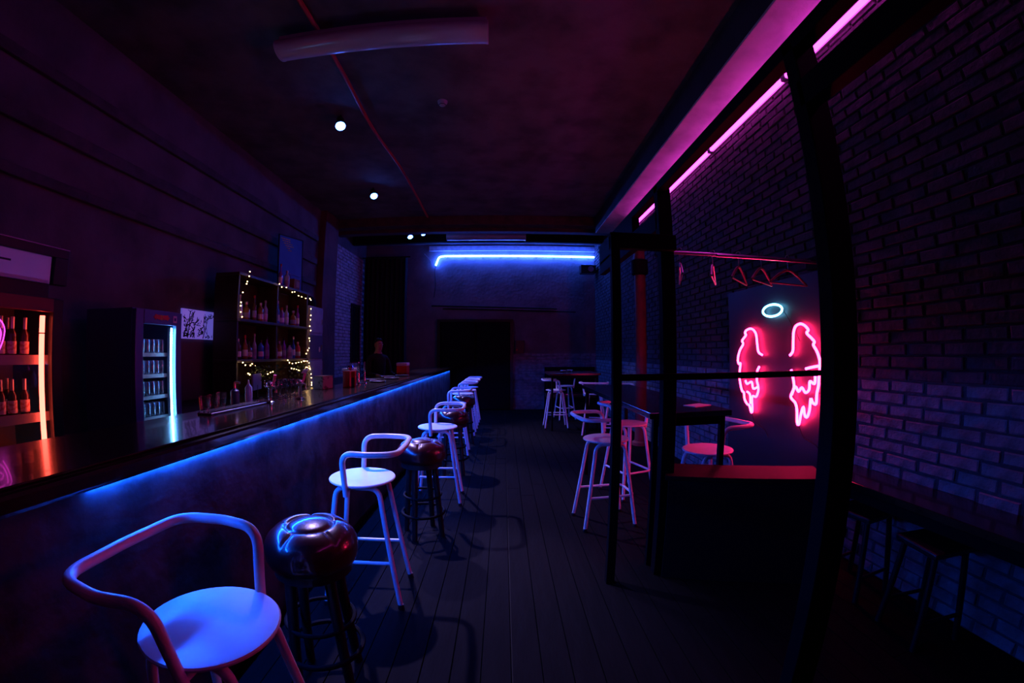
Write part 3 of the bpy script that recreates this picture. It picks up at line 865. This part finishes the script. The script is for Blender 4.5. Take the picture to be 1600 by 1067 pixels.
# pictures
pc = solo('light_panel', MB().box(XL, XL + .03, 4.02, 4.66, 1.64, 1.99, ch=.003), emit('lilac_glow', ((.22, .17, 1.0), .42)), 'small lilac picture with black tree branches by blue fridge, glow added', 'light panel')  # glow added to brighten the picture, no lamp behind it
M_ink = mat('black_ink', (.006, .006, .01), .7)
def branch(y, z, a, L, n, mb):
    y2, z2 = y + math.cos(a) * L, z + math.sin(a) * L
    y2, z2 = min(max(y2, 4.03), 4.65), min(max(z2, 1.65), 1.98)
    w = L * .07
    nx, nz = -math.sin(a) * w, math.cos(a) * w
    X0, X1 = XL + .030, XL + .032
    mb.add([(X, yy + s * nx * f, zz + s * nz * f) for X in (X0, X1) for yy, zz, f in ((y, z, 1), (y2, z2, .6)) for s in (-1, 1)],
           [(0, 1, 3, 2), (4, 6, 7, 5), (0, 2, 6, 4), (1, 5, 7, 3), (0, 4, 5, 1), (2, 3, 7, 6)])
    if n:
        for q in range(2):
            branch(y2, z2, a + random.uniform(-.9, .9), L * .75, n - 1, mb)
tb = MB()
for y, z, a, L in ((4.12, 1.65, 1.4, .12), (4.24, 1.65, 1.7, .10), (4.40, 1.65, 1.2, .11), (4.05, 1.66, 1.2, .14), (4.64, 1.95, 3.6, .09), (4.03, 1.9, -.5, .08), (4.5, 1.65, 1.9, .06)):
    branch(y, z, a, L, 3, tb)
for cy_, cz_, ry_, rz_, nq in ((4.10, 1.69, .06, .06, 40), (4.22, 1.72, .06, .09, 40), (4.36, 1.73, .05, .10, 40), (4.06, 1.80, .03, .09, 22), (4.52, 1.67, .08, .03, 16), (4.56, 1.93, .06, .03, 12)):
    for q in range(nq):
        y, z = random.gauss(cy_, ry_ * .6), random.gauss(cz_, rz_ * .6)
        a = random.uniform(0, PI); L_ = random.uniform(.012, .03)
        if not (4.05 < y < 4.63 and 1.665 < z < 1.965): continue
        c_, s_ = math.cos(a), math.sin(a)
        d_ = [(L_ * c_, L_ * s_), (-.35 * L_ * s_, .35 * L_ * c_), (-L_ * c_, -L_ * s_), (.35 * L_ * s_, -.35 * L_ * c_)]
        tb.add([(XL + .0325, y + u, min(max(z + v, 1.645), 1.985)) for u, v in d_], [(0, 1, 2, 3)])
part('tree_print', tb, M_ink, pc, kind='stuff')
po = thing('poster', 'tall blue poster with a cocktail outline standing on the bar shelf', 'poster', (-3.46, 5.78, 2.46), math.atan2(.32, .16) - PI / 2 + .15)
M_post = mat('blue_poster_print', (.03, .20, .60), .5, noise=(1.5, (.05, .30, .75), .4, .6))
po.rotation_euler = (0, math.radians(-3), -.36)
part('board', MB().box(-.012, .0, 0, .48, 0, .86, ch=.003), M_post, po)
part('frame', MB().box(-.014, .006, -.015, 0, 0, .87).box(-.014, .006, .48, .495, 0, .87).box(-.014, .006, -.015, .495, .86, .875), M_blackwood, po)
part('glass_outline', MB().tube([(.003, .22, .27), (.003, .46, .24), (.003, .34, .10), (.003, .22, .27)], .004, 6).tube([(.003, .34, .10), (.003, .335, .0 + .01)], .004, 6), mat('outline_print', (.25, .55, .85), .5), po)
tx = MB()
for r in range(6):
    y = .03 + r * .03
    for q in range(4 if r < 4 else 2):
        w = random.uniform(.02, .045)
        tx.box(.0, .0025, y, y + w, .81 - r * .035, .822 - r * .035)
        y += w + .012
part('lettering', tx, mat('ochre_print', (.85, .78, .15), .6), po, kind='stuff')

# ------------------------------------------------------------------ bar shelf with bottles and fairy lights
SX, SY0, SY1 = -3.2, 4.40, 6.30
sh = thing('bar_shelf', 'dark wooden bar shelf full of bottles with fairy lights', 'shelf', (SX, 5.35, 0))
def sb(name, x0, x1, y0, y1, z0, z1, m=None, **k):
    return part(name, MB().box(x0 - SX, x1 - SX, y0 - 5.35, y1 - 5.35, z0, z1, ch=.004), m or M_shelfwood, sh, **k)
M_shelfwood = mat('brown_shelf_wood', (.055, .028, .018), .5, noise=(8, (.03, .015, .01), .4, .7))
sb('back_board', -3.56, -3.54, SY0, SY1, .92, 2.42)
for y in (SY0, 5.33, SY1 - .035):
    sb('upright', -3.54, -3.2, y, y + .035, .92, 2.42)
SHZ = (2.42, 1.86, 1.36)
for z in SHZ:
    sb('shelf_board', -3.54, -3.18, SY0 - .02, SY1 + .02, z, z + .035)
cab = thing('locker_unit', 'pale lilac cupboard unit beside the bar shelf, with a round black top', 'cabinet', (-3.4, 6.62, .92))
part('carcass', MB().box(-.2, .2, -.27, .27, 0, 1.34, ch=.006), M_pale, cab)
for k, (z0, z1) in enumerate(((.03, .42), (.46, .86), (.90, 1.31))):
    dr = part('door', MB().box(.2, .215, -.25, .25, z0, z1, ch=.004), M_pale if k != 1 else mat('dark_lilac_panel', (.10, .09, .16), .5), cab)
    part('handle', MB().box(.215, .23, .20, .215, z0 + .15, z0 + .24), M_steel, dr)
part('number_mark', MB().tube([(.217, .12 + .018 * math.cos(a), .60 + .022 * math.sin(a)) for a in [2 * PI * k / 14 for k in range(14)]], .006, 6, closed=True)
     .tube([(.217, .12 + .016 * math.cos(a), .640 + .018 * math.sin(a)) for a in [2 * PI * k / 14 for k in range(14)]], .006, 6, closed=True), M_paper, cab)
solo('black_helmet', MB().lathe([(.15, 0), (.16, .05), (.15, .12), (.10, .18), (.02, .20)], 24), M_matblack, 'black rounded bag shape lying on top of the lilac cupboard', 'bag', (-3.38, 6.62, 2.26), smooth=True)

BCOL = {'clear': (.5, .55, .6), 'amber': (.30, .12, .03), 'green': (.04, .14, .05), 'blue': (.05, .16, .55), 'violet': (.25, .06, .40), 'red': (.5, .03, .06), 'brown': (.10, .05, .03), 'pink': (.55, .10, .35)}
BM = {}
for c_, v in BCOL.items():
    BM[c_] = mat(c_ + '_bottle_glass', v, .1, coat=.5)
shape = {'tall': (.30, .036, .40), 'square': (.25, .043, .32), 'slim': (.33, .031, .45), 'round': (.23, .05, .40)}
bcache = {}
def spirit(loc, c_, s_, lab, grp):
    t = thing('spirit_bottle', lab, 'bottle', loc, random.uniform(-.5, .5), grp)
    h, r, nk = shape[s_]
    if (c_, s_) not in bcache:
        L = MB().lathe([(r * 1.005, h * .14), (r * 1.02, h * .15), (r * 1.02, h * .40), (r * 1.005, h * .41)], 14)
        cp_ = MB().lathe([(r * .42, h - .03), (r * .44, h - .028), (r * .44, h + .006), (r * .3, h + .008)], 12)
        bcache[(c_, s_)] = (bottle_mb(h, r, nk).mesh('glass', BM[c_], True), L.mesh('paper_label', random.choice((M_lab, M_paper, M_pale)), True), cp_.mesh('cap', random.choice((M_plasticblack, M_foil, M_redplastic)), True))
    for nm, me in zip(('glass', 'paper_label', 'cap'), bcache[(c_, s_)]):
        link(nm, me, t)
plan = {0: ['clear', 'amber', 'brown', 'amber', 'clear', 'blue', 'blue', 'violet', 'clear', 'amber', 'violet'],
        1: ['brown', 'amber', 'brown', 'clear', 'blue', 'violet', 'violet', 'brown', 'amber', 'violet', 'clear', 'blue', 'red'],
        2: []}
names = {0: 'upper', 1: 'middle'}
for lev, z in ((0, 1.895), (1, 1.395)):
    cs = plan[lev]
    for j, c_ in enumerate(cs):
        u = (j + .5) / len(cs)
        y = SY0 + .10 + u * (SY1 - SY0 - .2)
        if abs(y - 5.347) < .075: y += .09
        spirit((-3.30 + random.uniform(-.02, .02), y, z), c_, ('tall', 'square', 'slim', 'round')[(j * 7 + lev) % 4], '%s glass spirit bottle, %s from the left on %s bar shelf' % (c_, ORD[j], names[lev]), 'bottles on the %s bar shelf' % names[lev])
spirit((-3.30, 5.56, 2.455), 'violet', 'slim', 'violet slim bottle standing on top of the bar shelf', 'bottles on top of the bar shelf')
spirit((-3.27, 5.70, 2.455), 'clear', 'square', 'short clear bottle on top of the bar shelf beside violet one', 'bottles on top of the bar shelf')
bx_ = thing('carton', 'small brown carton on top of the bar shelf in front of the poster', 'box', (-3.27, 5.92, 2.455))
part('box_body', MB().box(-.06, .06, -.09, .09, 0, .16, ch=.003), mat('brown_card', (.18, .07, .04), .8), bx_)
part('box_label', MB().box(.06, .062, -.02, .07, .04, .13), mat('card_label', (.30, .20, .16), .7), bx_)

fs_ = thing('fairy_lights', 'warm white fairy light string draped over the bar shelf', 'string lights', (SX, 5.35, 0))
bulb_me = MB().lathe([(0, -.007), (.0055, -.004), (.007, 0), (.005, .005), (0, .007)], 8).mesh('bulb', emit('fairy_bulb', FAIRY), True)
def drape(pts, n, jit):
    P = catmull([(-3.155, y, z) for y, z in pts], 8)
    part('wire', MB().tube([(p.x - SX, p.y - 5.35, p.z) for p in P], .0025, 5), M_wire, fs_, True)
    for k in range(n):
        p = P[int((k + .5 + random.uniform(-.3, .3)) / n * (len(P) - 1))]
        link('bulb', bulb_me, fs_, (p.x - SX + .012, p.y - 5.35 + random.uniform(-jit, jit), p.z + random.uniform(-jit, jit)))
drape([(4.55, 2.50), (4.50, 2.38), (4.42, 2.2), (4.40, 2.0), (4.41, 1.85)], 9, .02)
drape([(5.25, 2.44), (5.6, 2.40), (5.9, 2.36), (6.3, 2.36)], 9, .025)
drape([(6.28, 2.36), (6.31, 2.1), (6.30, 1.9), (6.26, 1.7), (6.24, 1.55), (6.10, 1.45)], 11, .03)
drape([(4.45, 1.36), (4.6, 1.33), (4.75, 1.31)], 5, .02)
drape([(4.52, 1.22), (4.75, 1.18), (5.0, 1.20), (5.25, 1.22)], 8, .02)
drape([(5.55, 1.36), (5.8, 1.33), (6.1, 1.34), (6.28, 1.33)], 10, .02)
drape([(5.7, 1.26), (5.95, 1.20), (6.2, 1.25), (6.29, 1.22)], 12, .025)
drape([(6.29, 1.22), (6.34, 1.1), (6.36, .98), (6.35, .94)], 6, .01)

# ------------------------------------------------------------------ things on the counter
def cone_tap(loc, rz, lab, hm):
    t = thing('beer_tap', lab, 'beer tap', loc, rz, 'beer taps on the counter')
    t.scale = (.48, .48, .44)
    part('base', MB().lathe([(.07, 0), (.075, .006), (.06, .018), (.03, .03)], 24), M_chrome, t, True)
    part('column', MB().lathe([(.028, .02), (.026, .20), (.034, .22), (.055, .24), (.06, .27), (.045, .305), (.015, .32)], 24), M_chrome, t, True)
    part('spout', MB().tube(fillet([(.03, 0, .25), (.12, 0, .25), (.13, 0, .16)], .03), .011, 10), M_chrome, t, True)
    part('handle', MB().tube([(.06, .0, .28), (.085, 0, .33), (.11, 0, .42)], [.012, .018, .022], 12), hm, t, True)
M_hpink = mat('pink_tap_handle', (.75, .06, .25), .3)
cone_tap((-1.56, 2.52, BT), -.3, 'chrome beer tap with a red pink handle, nearer the camera', M_hpink)
cone_tap((-1.47, 2.78, BT), -.3, 'chrome beer tap with a square tag, farther along the counter', M_hpink)
part('tap_tag', MB().box(-.04, .04, -.05, .05, 0, .006, M=Matrix.Translation((.11, 0, .45)) @ Matrix.Rotation(-.9, 4, 'Y')), M_pale, [o for o in C.objects if o.name.startswith('beer_tap')][-1])
tr_ = thing('drip_tray', 'long narrow steel drip tray along the back edge of counter', 'tray', (-1.585, 2.16, BT))
part('pan', MB().box(-.05, .05, -.28, .28, 0, .012, ch=.004), M_steel, tr_)
part('grille', MB().box(-.045, -.035, -.27, .27, .012, .018).box(-.015, -.005, -.27, .27, .012, .018).box(.015, .025, -.27, .27, .012, .018).box(.035, .045, -.27, .27, .012, .018), M_chrome, tr_)
for k, (x, y, h) in enumerate(((-1.70, 2.10, .085), (-1.715, 2.20, .09), (-1.69, 2.01, .085))):
    t = thing('tumbler', ('small glass tumbler at the near end beside drip tray, middle one', 'small glass tumbler beside drip tray, farther one with bright glint', 'small glass tumbler beside drip tray, nearest one')[k], 'glass', (x, y, BT), 0, 'tumblers beside the drip tray')
    part('wall', MB().lathe([(.028, 0), (.034, h), (.031, h), (.026, .01)], 18), M_glassware, t, True)
    part('glass_base', MB().lathe([(.024, .002), (.025, .012)], 18), M_chrome, t, True)
pb = thing('pump_bottle', 'dark pump dispenser bottle at the back of the counter', 'bottle', (-1.70, 2.32, BT))
part('bottle_body', MB().lathe([(.026, 0), (.028, .01), (.028, .09), (.014, .10), (.010, .105)], 20), mat('dark_blue_plastic', (.03, .04, .12), .35), pb, True)
part('pump_head', MB().tube(fillet([(0, 0, .10), (0, 0, .145), (.04, 0, .14)], .012), .007, 8), M_steel, pb, True)
wb_ = thing('syrup_bottle', 'pale blue squeeze bottle beside the nearer beer tap', 'bottle', (-1.69, 2.46, BT))
part('bottle_body', MB().lathe([(.022, 0), (.024, .01), (.024, .10), (.010, .12)], 20), mat('pale_blue_plastic', (.30, .38, .70), .4), wb_, True)
part('nozzle', MB().lathe([(.008, .12), (.003, .15)], 12), M_paper, wb_, True)
mo = thing('till_screen', 'small pale grey till screen on the back counter under the bar shelf', 'till', (-3.08, 4.66, .92), .25)
part('stand', MB().box(-.05, .05, -.06, .06, 0, .012).box(-.012, .012, -.02, .02, 0, .16), M_plasticblack, mo)
part('screen', MB().box(-.012, .012, -.16, .16, .10, .30, ch=.006), mat('grey_plastic', (.40, .42, .50), .4), mo)
# hanging glass rack of wine glasses in front of the shelf
wg_me = MB().lathe([(.034, 0), (.035, .003), (.006, .008), (.0045, .09), (.010, .10), (.036, .14), (.038, .17), (.031, .21), (.029, .21), (.034, .17), (.032, .142), (.004, .106)], 16).mesh('wine_glass', M_glassware, True)
k = 0
for r in range(3):
    for q in range(5):
        o = link('wine_glass', wg_me, None, (-1.71 + r * .055, 2.72 + q * .075 + .02 * (r % 2), BT))
        o.scale = (.62, .62, .62)
        tag(o, 'stemmed wine glass in the cluster by far beer tap, %s row, %s along' % (ORD[r], ORD[q]), 'glass', 'wine glasses clustered on the counter')
pl = thing('trailing_plant', 'dark leafy garland hanging under the middle bar shelf', 'plant', (-3.12, 5.5, 1.30))
lv = MB()
for q in range(240):
    y = random.uniform(-.85, .75); z = random.uniform(-.22, .02) * (1 - .3 * abs(y))
    a, b_ = random.uniform(0, 2 * PI), random.uniform(-.8, .8)
    Mx = Matrix.Translation((random.uniform(-.04, .05), y, z)) @ Euler((b_, random.uniform(-.6, .6), a)).to_matrix().to_4x4()
    lv.add([(0, 0, 0), (.016, .02, .004), (0, .055, 0), (-.016, .02, .004)], [(0, 1, 2), (0, 2, 3)], Mx)
part('leaves', lv, M_leaf, pl, kind='stuff')
part('stem', MB().tube(catmull([(0, -.85, .02), (0, -.4, -.06), (.01, .1, -.03), (0, .45, -.08), (0, .75, .02)], 6), .006, 6), M_wire, pl, True)

bb_ = thing('snack_box', 'small brownish cardboard box with pale spots on the counter', 'box', (-1.66, 3.60, BT), -.15)
part('box_body', MB().box(-.05, .05, -.085, .085, 0, .115, ch=.004), mat('spotted_card', (.34, .24, .26), .8, noise=(26, (.10, .06, .07), .55, .62)), bb_)
part('lid_flap', MB().box(-.053, .053, -.088, .088, .115, .120), mat('brown_card', (.18, .07, .04), .8), bb_)
rb = thing('napkin_holder', 'red napkin holder with an open front and white top on counter', 'box', (-1.50, 3.86, BT), -.1)
rb.scale = (.62, .50, .74)
part('side', MB().box(-.06, .06, -.15, -.08, 0, .20, ch=.006), M_redplastic, rb)
part('side', MB().box(-.06, .06, .08, .15, 0, .20, ch=.006), M_redplastic, rb)
part('back', MB().box(-.06, -.03, -.08, .08, 0, .20), M_redplastic, rb)
part('napkins', MB().box(-.03, .05, -.07, .07, 0, .12), M_matblack, rb)
part('top', MB().box(-.07, .07, -.16, .16, .20, .212, ch=.003), M_redplastic, rb)
fz = thing('paper_stack', 'white flat stack of menus lying on a dark caddy on counter', 'menus', (-1.68, 4.33, BT))
fz.scale = (.7, .6, .72)
part('caddy', MB().box(-.05, .05, -.16, .16, 0, .20, ch=.004), M_plasticblack, fz)
part('menus', MB().box(-.06, .06, -.22, .18, .20, .225, ch=.002), M_paper, fz)
fl_ = thing('ornament', 'small glittering pink ornament on the red napkin holder', 'ornament', (-1.50, 3.88, BT + .157))
part('bead', MB().lathe([(0, 0), (.03, .012), (.034, .03), (.02, .05), (0, .055)], 12), mat('pink_chrome', (.8, .3, .6), .15, 1.0), fl_, True)
part('clip', MB().tube([(0, 0, .05), (.01, .02, .075)], .004, 6), M_chrome, fl_)
for k, y in enumerate((4.14, 4.30)):
    t = thing('slim_tap_column', ('slim upright chrome column on counter, nearer of the pair', 'slim upright chrome column on counter, farther of the pair')[k], 'tap column', (-1.51 + .01 * k, y, BT), 0, 'slim chrome columns')
    part('column', MB().lathe([(.022, 0), (.022, .01), (.0125, .02), (.0115, .22), (.006, .235)], 14), M_chrome, t, True)
    part('base', MB().lathe([(.034, 0), (.034, .006), (.022, .012)], 16), M_chrome, t, True)
for k, (x, y) in enumerate(((-1.42, 4.52), (-1.56, 4.78), (-1.42, 5.10), (-1.56, 5.42), (-1.44, 5.72))):
    t = thing('coaster_tray', '%s flat metal tray along the counter, counted from the chrome columns' % ORD[k], 'tray', (x, y, BT), random.uniform(-.3, .3), 'flat trays on the counter')
    part('dish', MB().lathe([(.085, 0), (.09, .004), (.095, .018), (.091, .018), (.085, .008), (0, .006)], 24), M_steel, t, True)
    part('mat', MB().lathe([(.07, .006), (.07, .010)], 24), M_pale, t, True)
r2 = thing('red_box', 'dark red box with a white lid near far end of counter', 'box', (-1.63, 6.55, BT), 0)
r2.scale = (.75, .72, .85)
part('box_body', MB().box(-.11, .11, -.14, .14, 0, .14, ch=.006), M_redplastic, r2)
part('lid', MB().box(-.115, .115, -.145, .145, .14, .20, ch=.012), M_paper, r2)

# objects on the back counter and wall behind the bar
bk = thing('wall_box', 'small dark meter box fixed on far wall beside the black door', 'box', (.42, YB - .06, 1.64))
part('case', MB().box(-.12, .12, -.06, .06, -.17, .17, ch=.008), M_plasticblack, bk)
part('button', MB().tube([(-.08, -.06, -.08), (-.08, -.07, -.08)], .02, 12), M_redplastic, bk)
spk = thing('wall_speaker', 'small black speaker on bracket under right end of the bright strip', 'speaker', (2.2, YB - .22, 3.66))
part('cabinet', MB().box(-.20, .20, -.13, .13, -.11, .11, ch=.012), M_plasticblack, spk)
part('cone', MB().tube([(.06, -.13, 0), (.06, -.135, 0)], .075, 20), M_steel, spk)
part('bracket', MB().box(-.02, .02, .13, .22, -.03, .03), M_blacksteel, spk)
ct = thing('curtain', 'heavy black curtain hanging in the far left corner', 'curtain', (-2.95, 10.35, 0))
fold = []
for k in range(61):
    fold.append((-.70 + 1.40 * k / 60 * .82, .05 * math.sin(k * .95)))
vs = [(a, b, z) for z in (.02, 3.95) for a, b in fold] + [(a, b + .012, z) for z in (.02, 3.95) for a, b in fold]
n = len(fold)
fs2 = [(i, i + 1, n + i + 1, n + i) for i in range(n - 1)] + [(2 * n + i, 3 * n + i, 3 * n + i + 1, 2 * n + i + 1) for i in range(n - 1)]
fs2 += [(i, 2 * n + i, 2 * n + i + 1, i + 1) for i in range(n - 1)] + [(n + i, n + i + 1, 3 * n + i + 1, 3 * n + i) for i in range(n - 1)]
fs2 += [(0, n, 3 * n, 2 * n), (n - 1, 3 * n - 1, 4 * n - 1, 2 * n - 1)]
part('cloth', MB().add(vs, fs2), M_cloth, ct, True)
part('rod', MB().tube([(-.78, 0, 3.97), (.52, 0, 3.97)], .016, 10), M_blacksteel, ct)

# ------------------------------------------------------------------ the bartender
def make_person(loc, rz):
    J = {'pelvis': (0, 0, .95), 'waist': (0, .01, 1.06), 'chest': (0, .0, 1.26), 'upper': (0, -.005, 1.40), 'neck': (0, -.005, 1.47), 'neck2': (0, .012, 1.53),
         'head0': (0, .020, 1.575), 'head1': (0, .015, 1.64), 'head2': (0, .0, 1.70)}
    R_ = {'pelvis': (.155, .115), 'waist': (.14, .10), 'chest': (.165, .115), 'upper': (.13, .09), 'neck': (.062, .062), 'neck2': (.052, .054),
          'head0': (.062, .078), 'head1': (.076, .094), 'head2': (.062, .080)}
    E_ = [('pelvis', 'waist'), ('waist', 'chest'), ('chest', 'upper'), ('upper', 'neck'), ('neck', 'neck2'), ('neck2', 'head0'), ('head0', 'head1'), ('head1', 'head2')]
    for s, S in ((-1, 'l'), (1, 'r')):
        J.update({S + 'sh': (s * .175, 0, 1.40), S + 'el': (s * .235, .04, 1.13), S + 'wr': (s * .175, .27, 1.10), S + 'pa': (s * .16, .33, 1.075),
                  S + 'hip': (s * .09, 0, .88), S + 'kn': (s * .105, .015, .48), S + 'an': (s * .11, -.02, .09), S + 'to': (s * .125, .13, .035)})
        R_.update({S + 'sh': (.060, .060), S + 'el': (.043, .043), S + 'wr': (.028, .026), S + 'pa': (.036, .018),
                   S + 'hip': (.088, .092), S + 'kn': (.058, .060), S + 'an': (.042, .045), S + 'to': (.042, .030)})
        E_ += [('upper', S + 'sh'), (S + 'sh', S + 'el'), (S + 'el', S + 'wr'), (S + 'wr', S + 'pa'), ('pelvis', S + 'hip'), (S + 'hip', S + 'kn'), (S + 'kn', S + 'an'), (S + 'an', S + 'to')]
        for f, (dx, L) in enumerate(((-.027, .066), (-.009, .078), (.009, .074), (.026, .058))):
            b = (s * .16 + dx, .355, 1.072)
            m_ = (s * .16 + dx * 1.15, .355 + L * .55, 1.066)
            e = (s * .16 + dx * 1.2, .355 + L * .95, 1.048)
            for nm, p, r in (('a', b, .0105), ('b', m_, .009), ('c', e, .0075)):
                J[S + 'f%d' % f + nm] = p; R_[S + 'f%d' % f + nm] = (r, r)
            E_ += [(S + 'pa', S + 'f%da' % f), (S + 'f%da' % f, S + 'f%db' % f), (S + 'f%db' % f, S + 'f%dc' % f)]
        for nm, p, r in (('a', (s * .16 - s * .045, .325, 1.068), .012), ('b', (s * .16 - s * .062, .365, 1.056), .009)):
            J[S + 't' + nm] = p; R_[S + 't' + nm] = (r, r)
        E_ += [(S + 'pa', S + 'ta'), (S + 'ta', S + 'tb')]
    keys = list(J)
    me = bpy.data.meshes.new('body')
    me.from_pydata([J[k] for k in keys], [(keys.index(a), keys.index(b)) for a, b in E_], [])
    o = bpy.data.objects.new('tmp', me); C.objects.link(o)
    o.modifiers.new('skin', 'SKIN').use_smooth_shade = True
    for i, k in enumerate(keys):
        me.skin_vertices[0].data[i].radius = R_[k]
        me.skin_vertices[0].data[i].use_root = (k == 'pelvis')
    o.modifiers.new('sub', 'SUBSURF').levels = 2
    dg = bpy.context.evaluated_depsgraph_get()
    body = bpy.data.meshes.new_from_object(o.evaluated_get(dg))
    bpy.data.objects.remove(o)
    body.name = 'body'
    body.materials.clear()
    for m in (M_skin, M_cloth, M_plasticblack): body.materials.append(m)
    for p in body.polygons:
        c = p.center
        p.use_smooth = True
        skin = c.z > 1.475 or (c.y > .24 and c.z > .9)
        p.material_index = 0 if skin else (2 if c.z < .08 else 1)
    t = thing('person', 'person in black clothes with short dark hair standing behind the bar', 'person', loc, rz)
    b = link('body', body, t)
    hair = MB()
    vs, fs = [], []
    na, nr = 28, 9
    for i in range(nr + 1):
        ph = (PI * .60) * i / nr
        for k in range(na):
            a = 2 * PI * k / na
            lim = .40 + .60 * (.5 - .5 * math.sin(a)) ** .6      # shorter over the face (+y)
            p2 = min(ph, PI * .60 * lim)
            vs.append((.079 * math.sin(p2) * math.cos(a), .012 + .098 * math.sin(p2) * math.sin(a), 1.650 + .098 * math.cos(p2) + .004 * math.sin(7 * a + i)))
    for i in range(nr):
        for k in range(na):
            l = (k + 1) % na
            fs.append((i * na + k, i * na + l, (i + 1) * na + l, (i + 1) * na + k))
    part('hair', hair.add(vs, fs), M_hair, t, True)
    for s in (-1, 1):
        part('eye', MB().lathe([(0, -.011), (.008, -.007), (.011, 0), (.008, .007), (0, .011)], 12, Matrix.Translation((s * .030, .098, 1.628))), mat('eye_white', (.6, .6, .6), .2), t, True)
        part('ear', MB().lathe([(0, -.028), (.010, -.02), (.013, 0), (.011, .02), (0, .03)], 10, Matrix.Translation((s * .076, .012, 1.615)) @ Matrix.Diagonal((.6, 1.3, 1, 1))), M_skin, t, True)
        part('eyebrow', MB().tube([(s * .015, .108, 1.647), (s * .032, .108, 1.651), (s * .046, .098, 1.645)], .004, 6), M_hair, t, True)
    part('nose', MB().tube([(0, .105, 1.632), (0, .118, 1.605), (0, .126, 1.590), (0, .112, 1.582)], [.006, .009, .012, .008], 10), M_skin, t, True)
    part('mouth', MB().tube([(-.024, .094, 1.552), (-.01, .104, 1.555), (0, .106, 1.5535), (.01, .104, 1.555), (.024, .094, 1.552)], [.002, .005, .0055, .005, .002], 8), mat('lips', (.40, .14, .12), .5), t, True)
    return t
make_person((-2.21, 7.05, 0), -2.25)
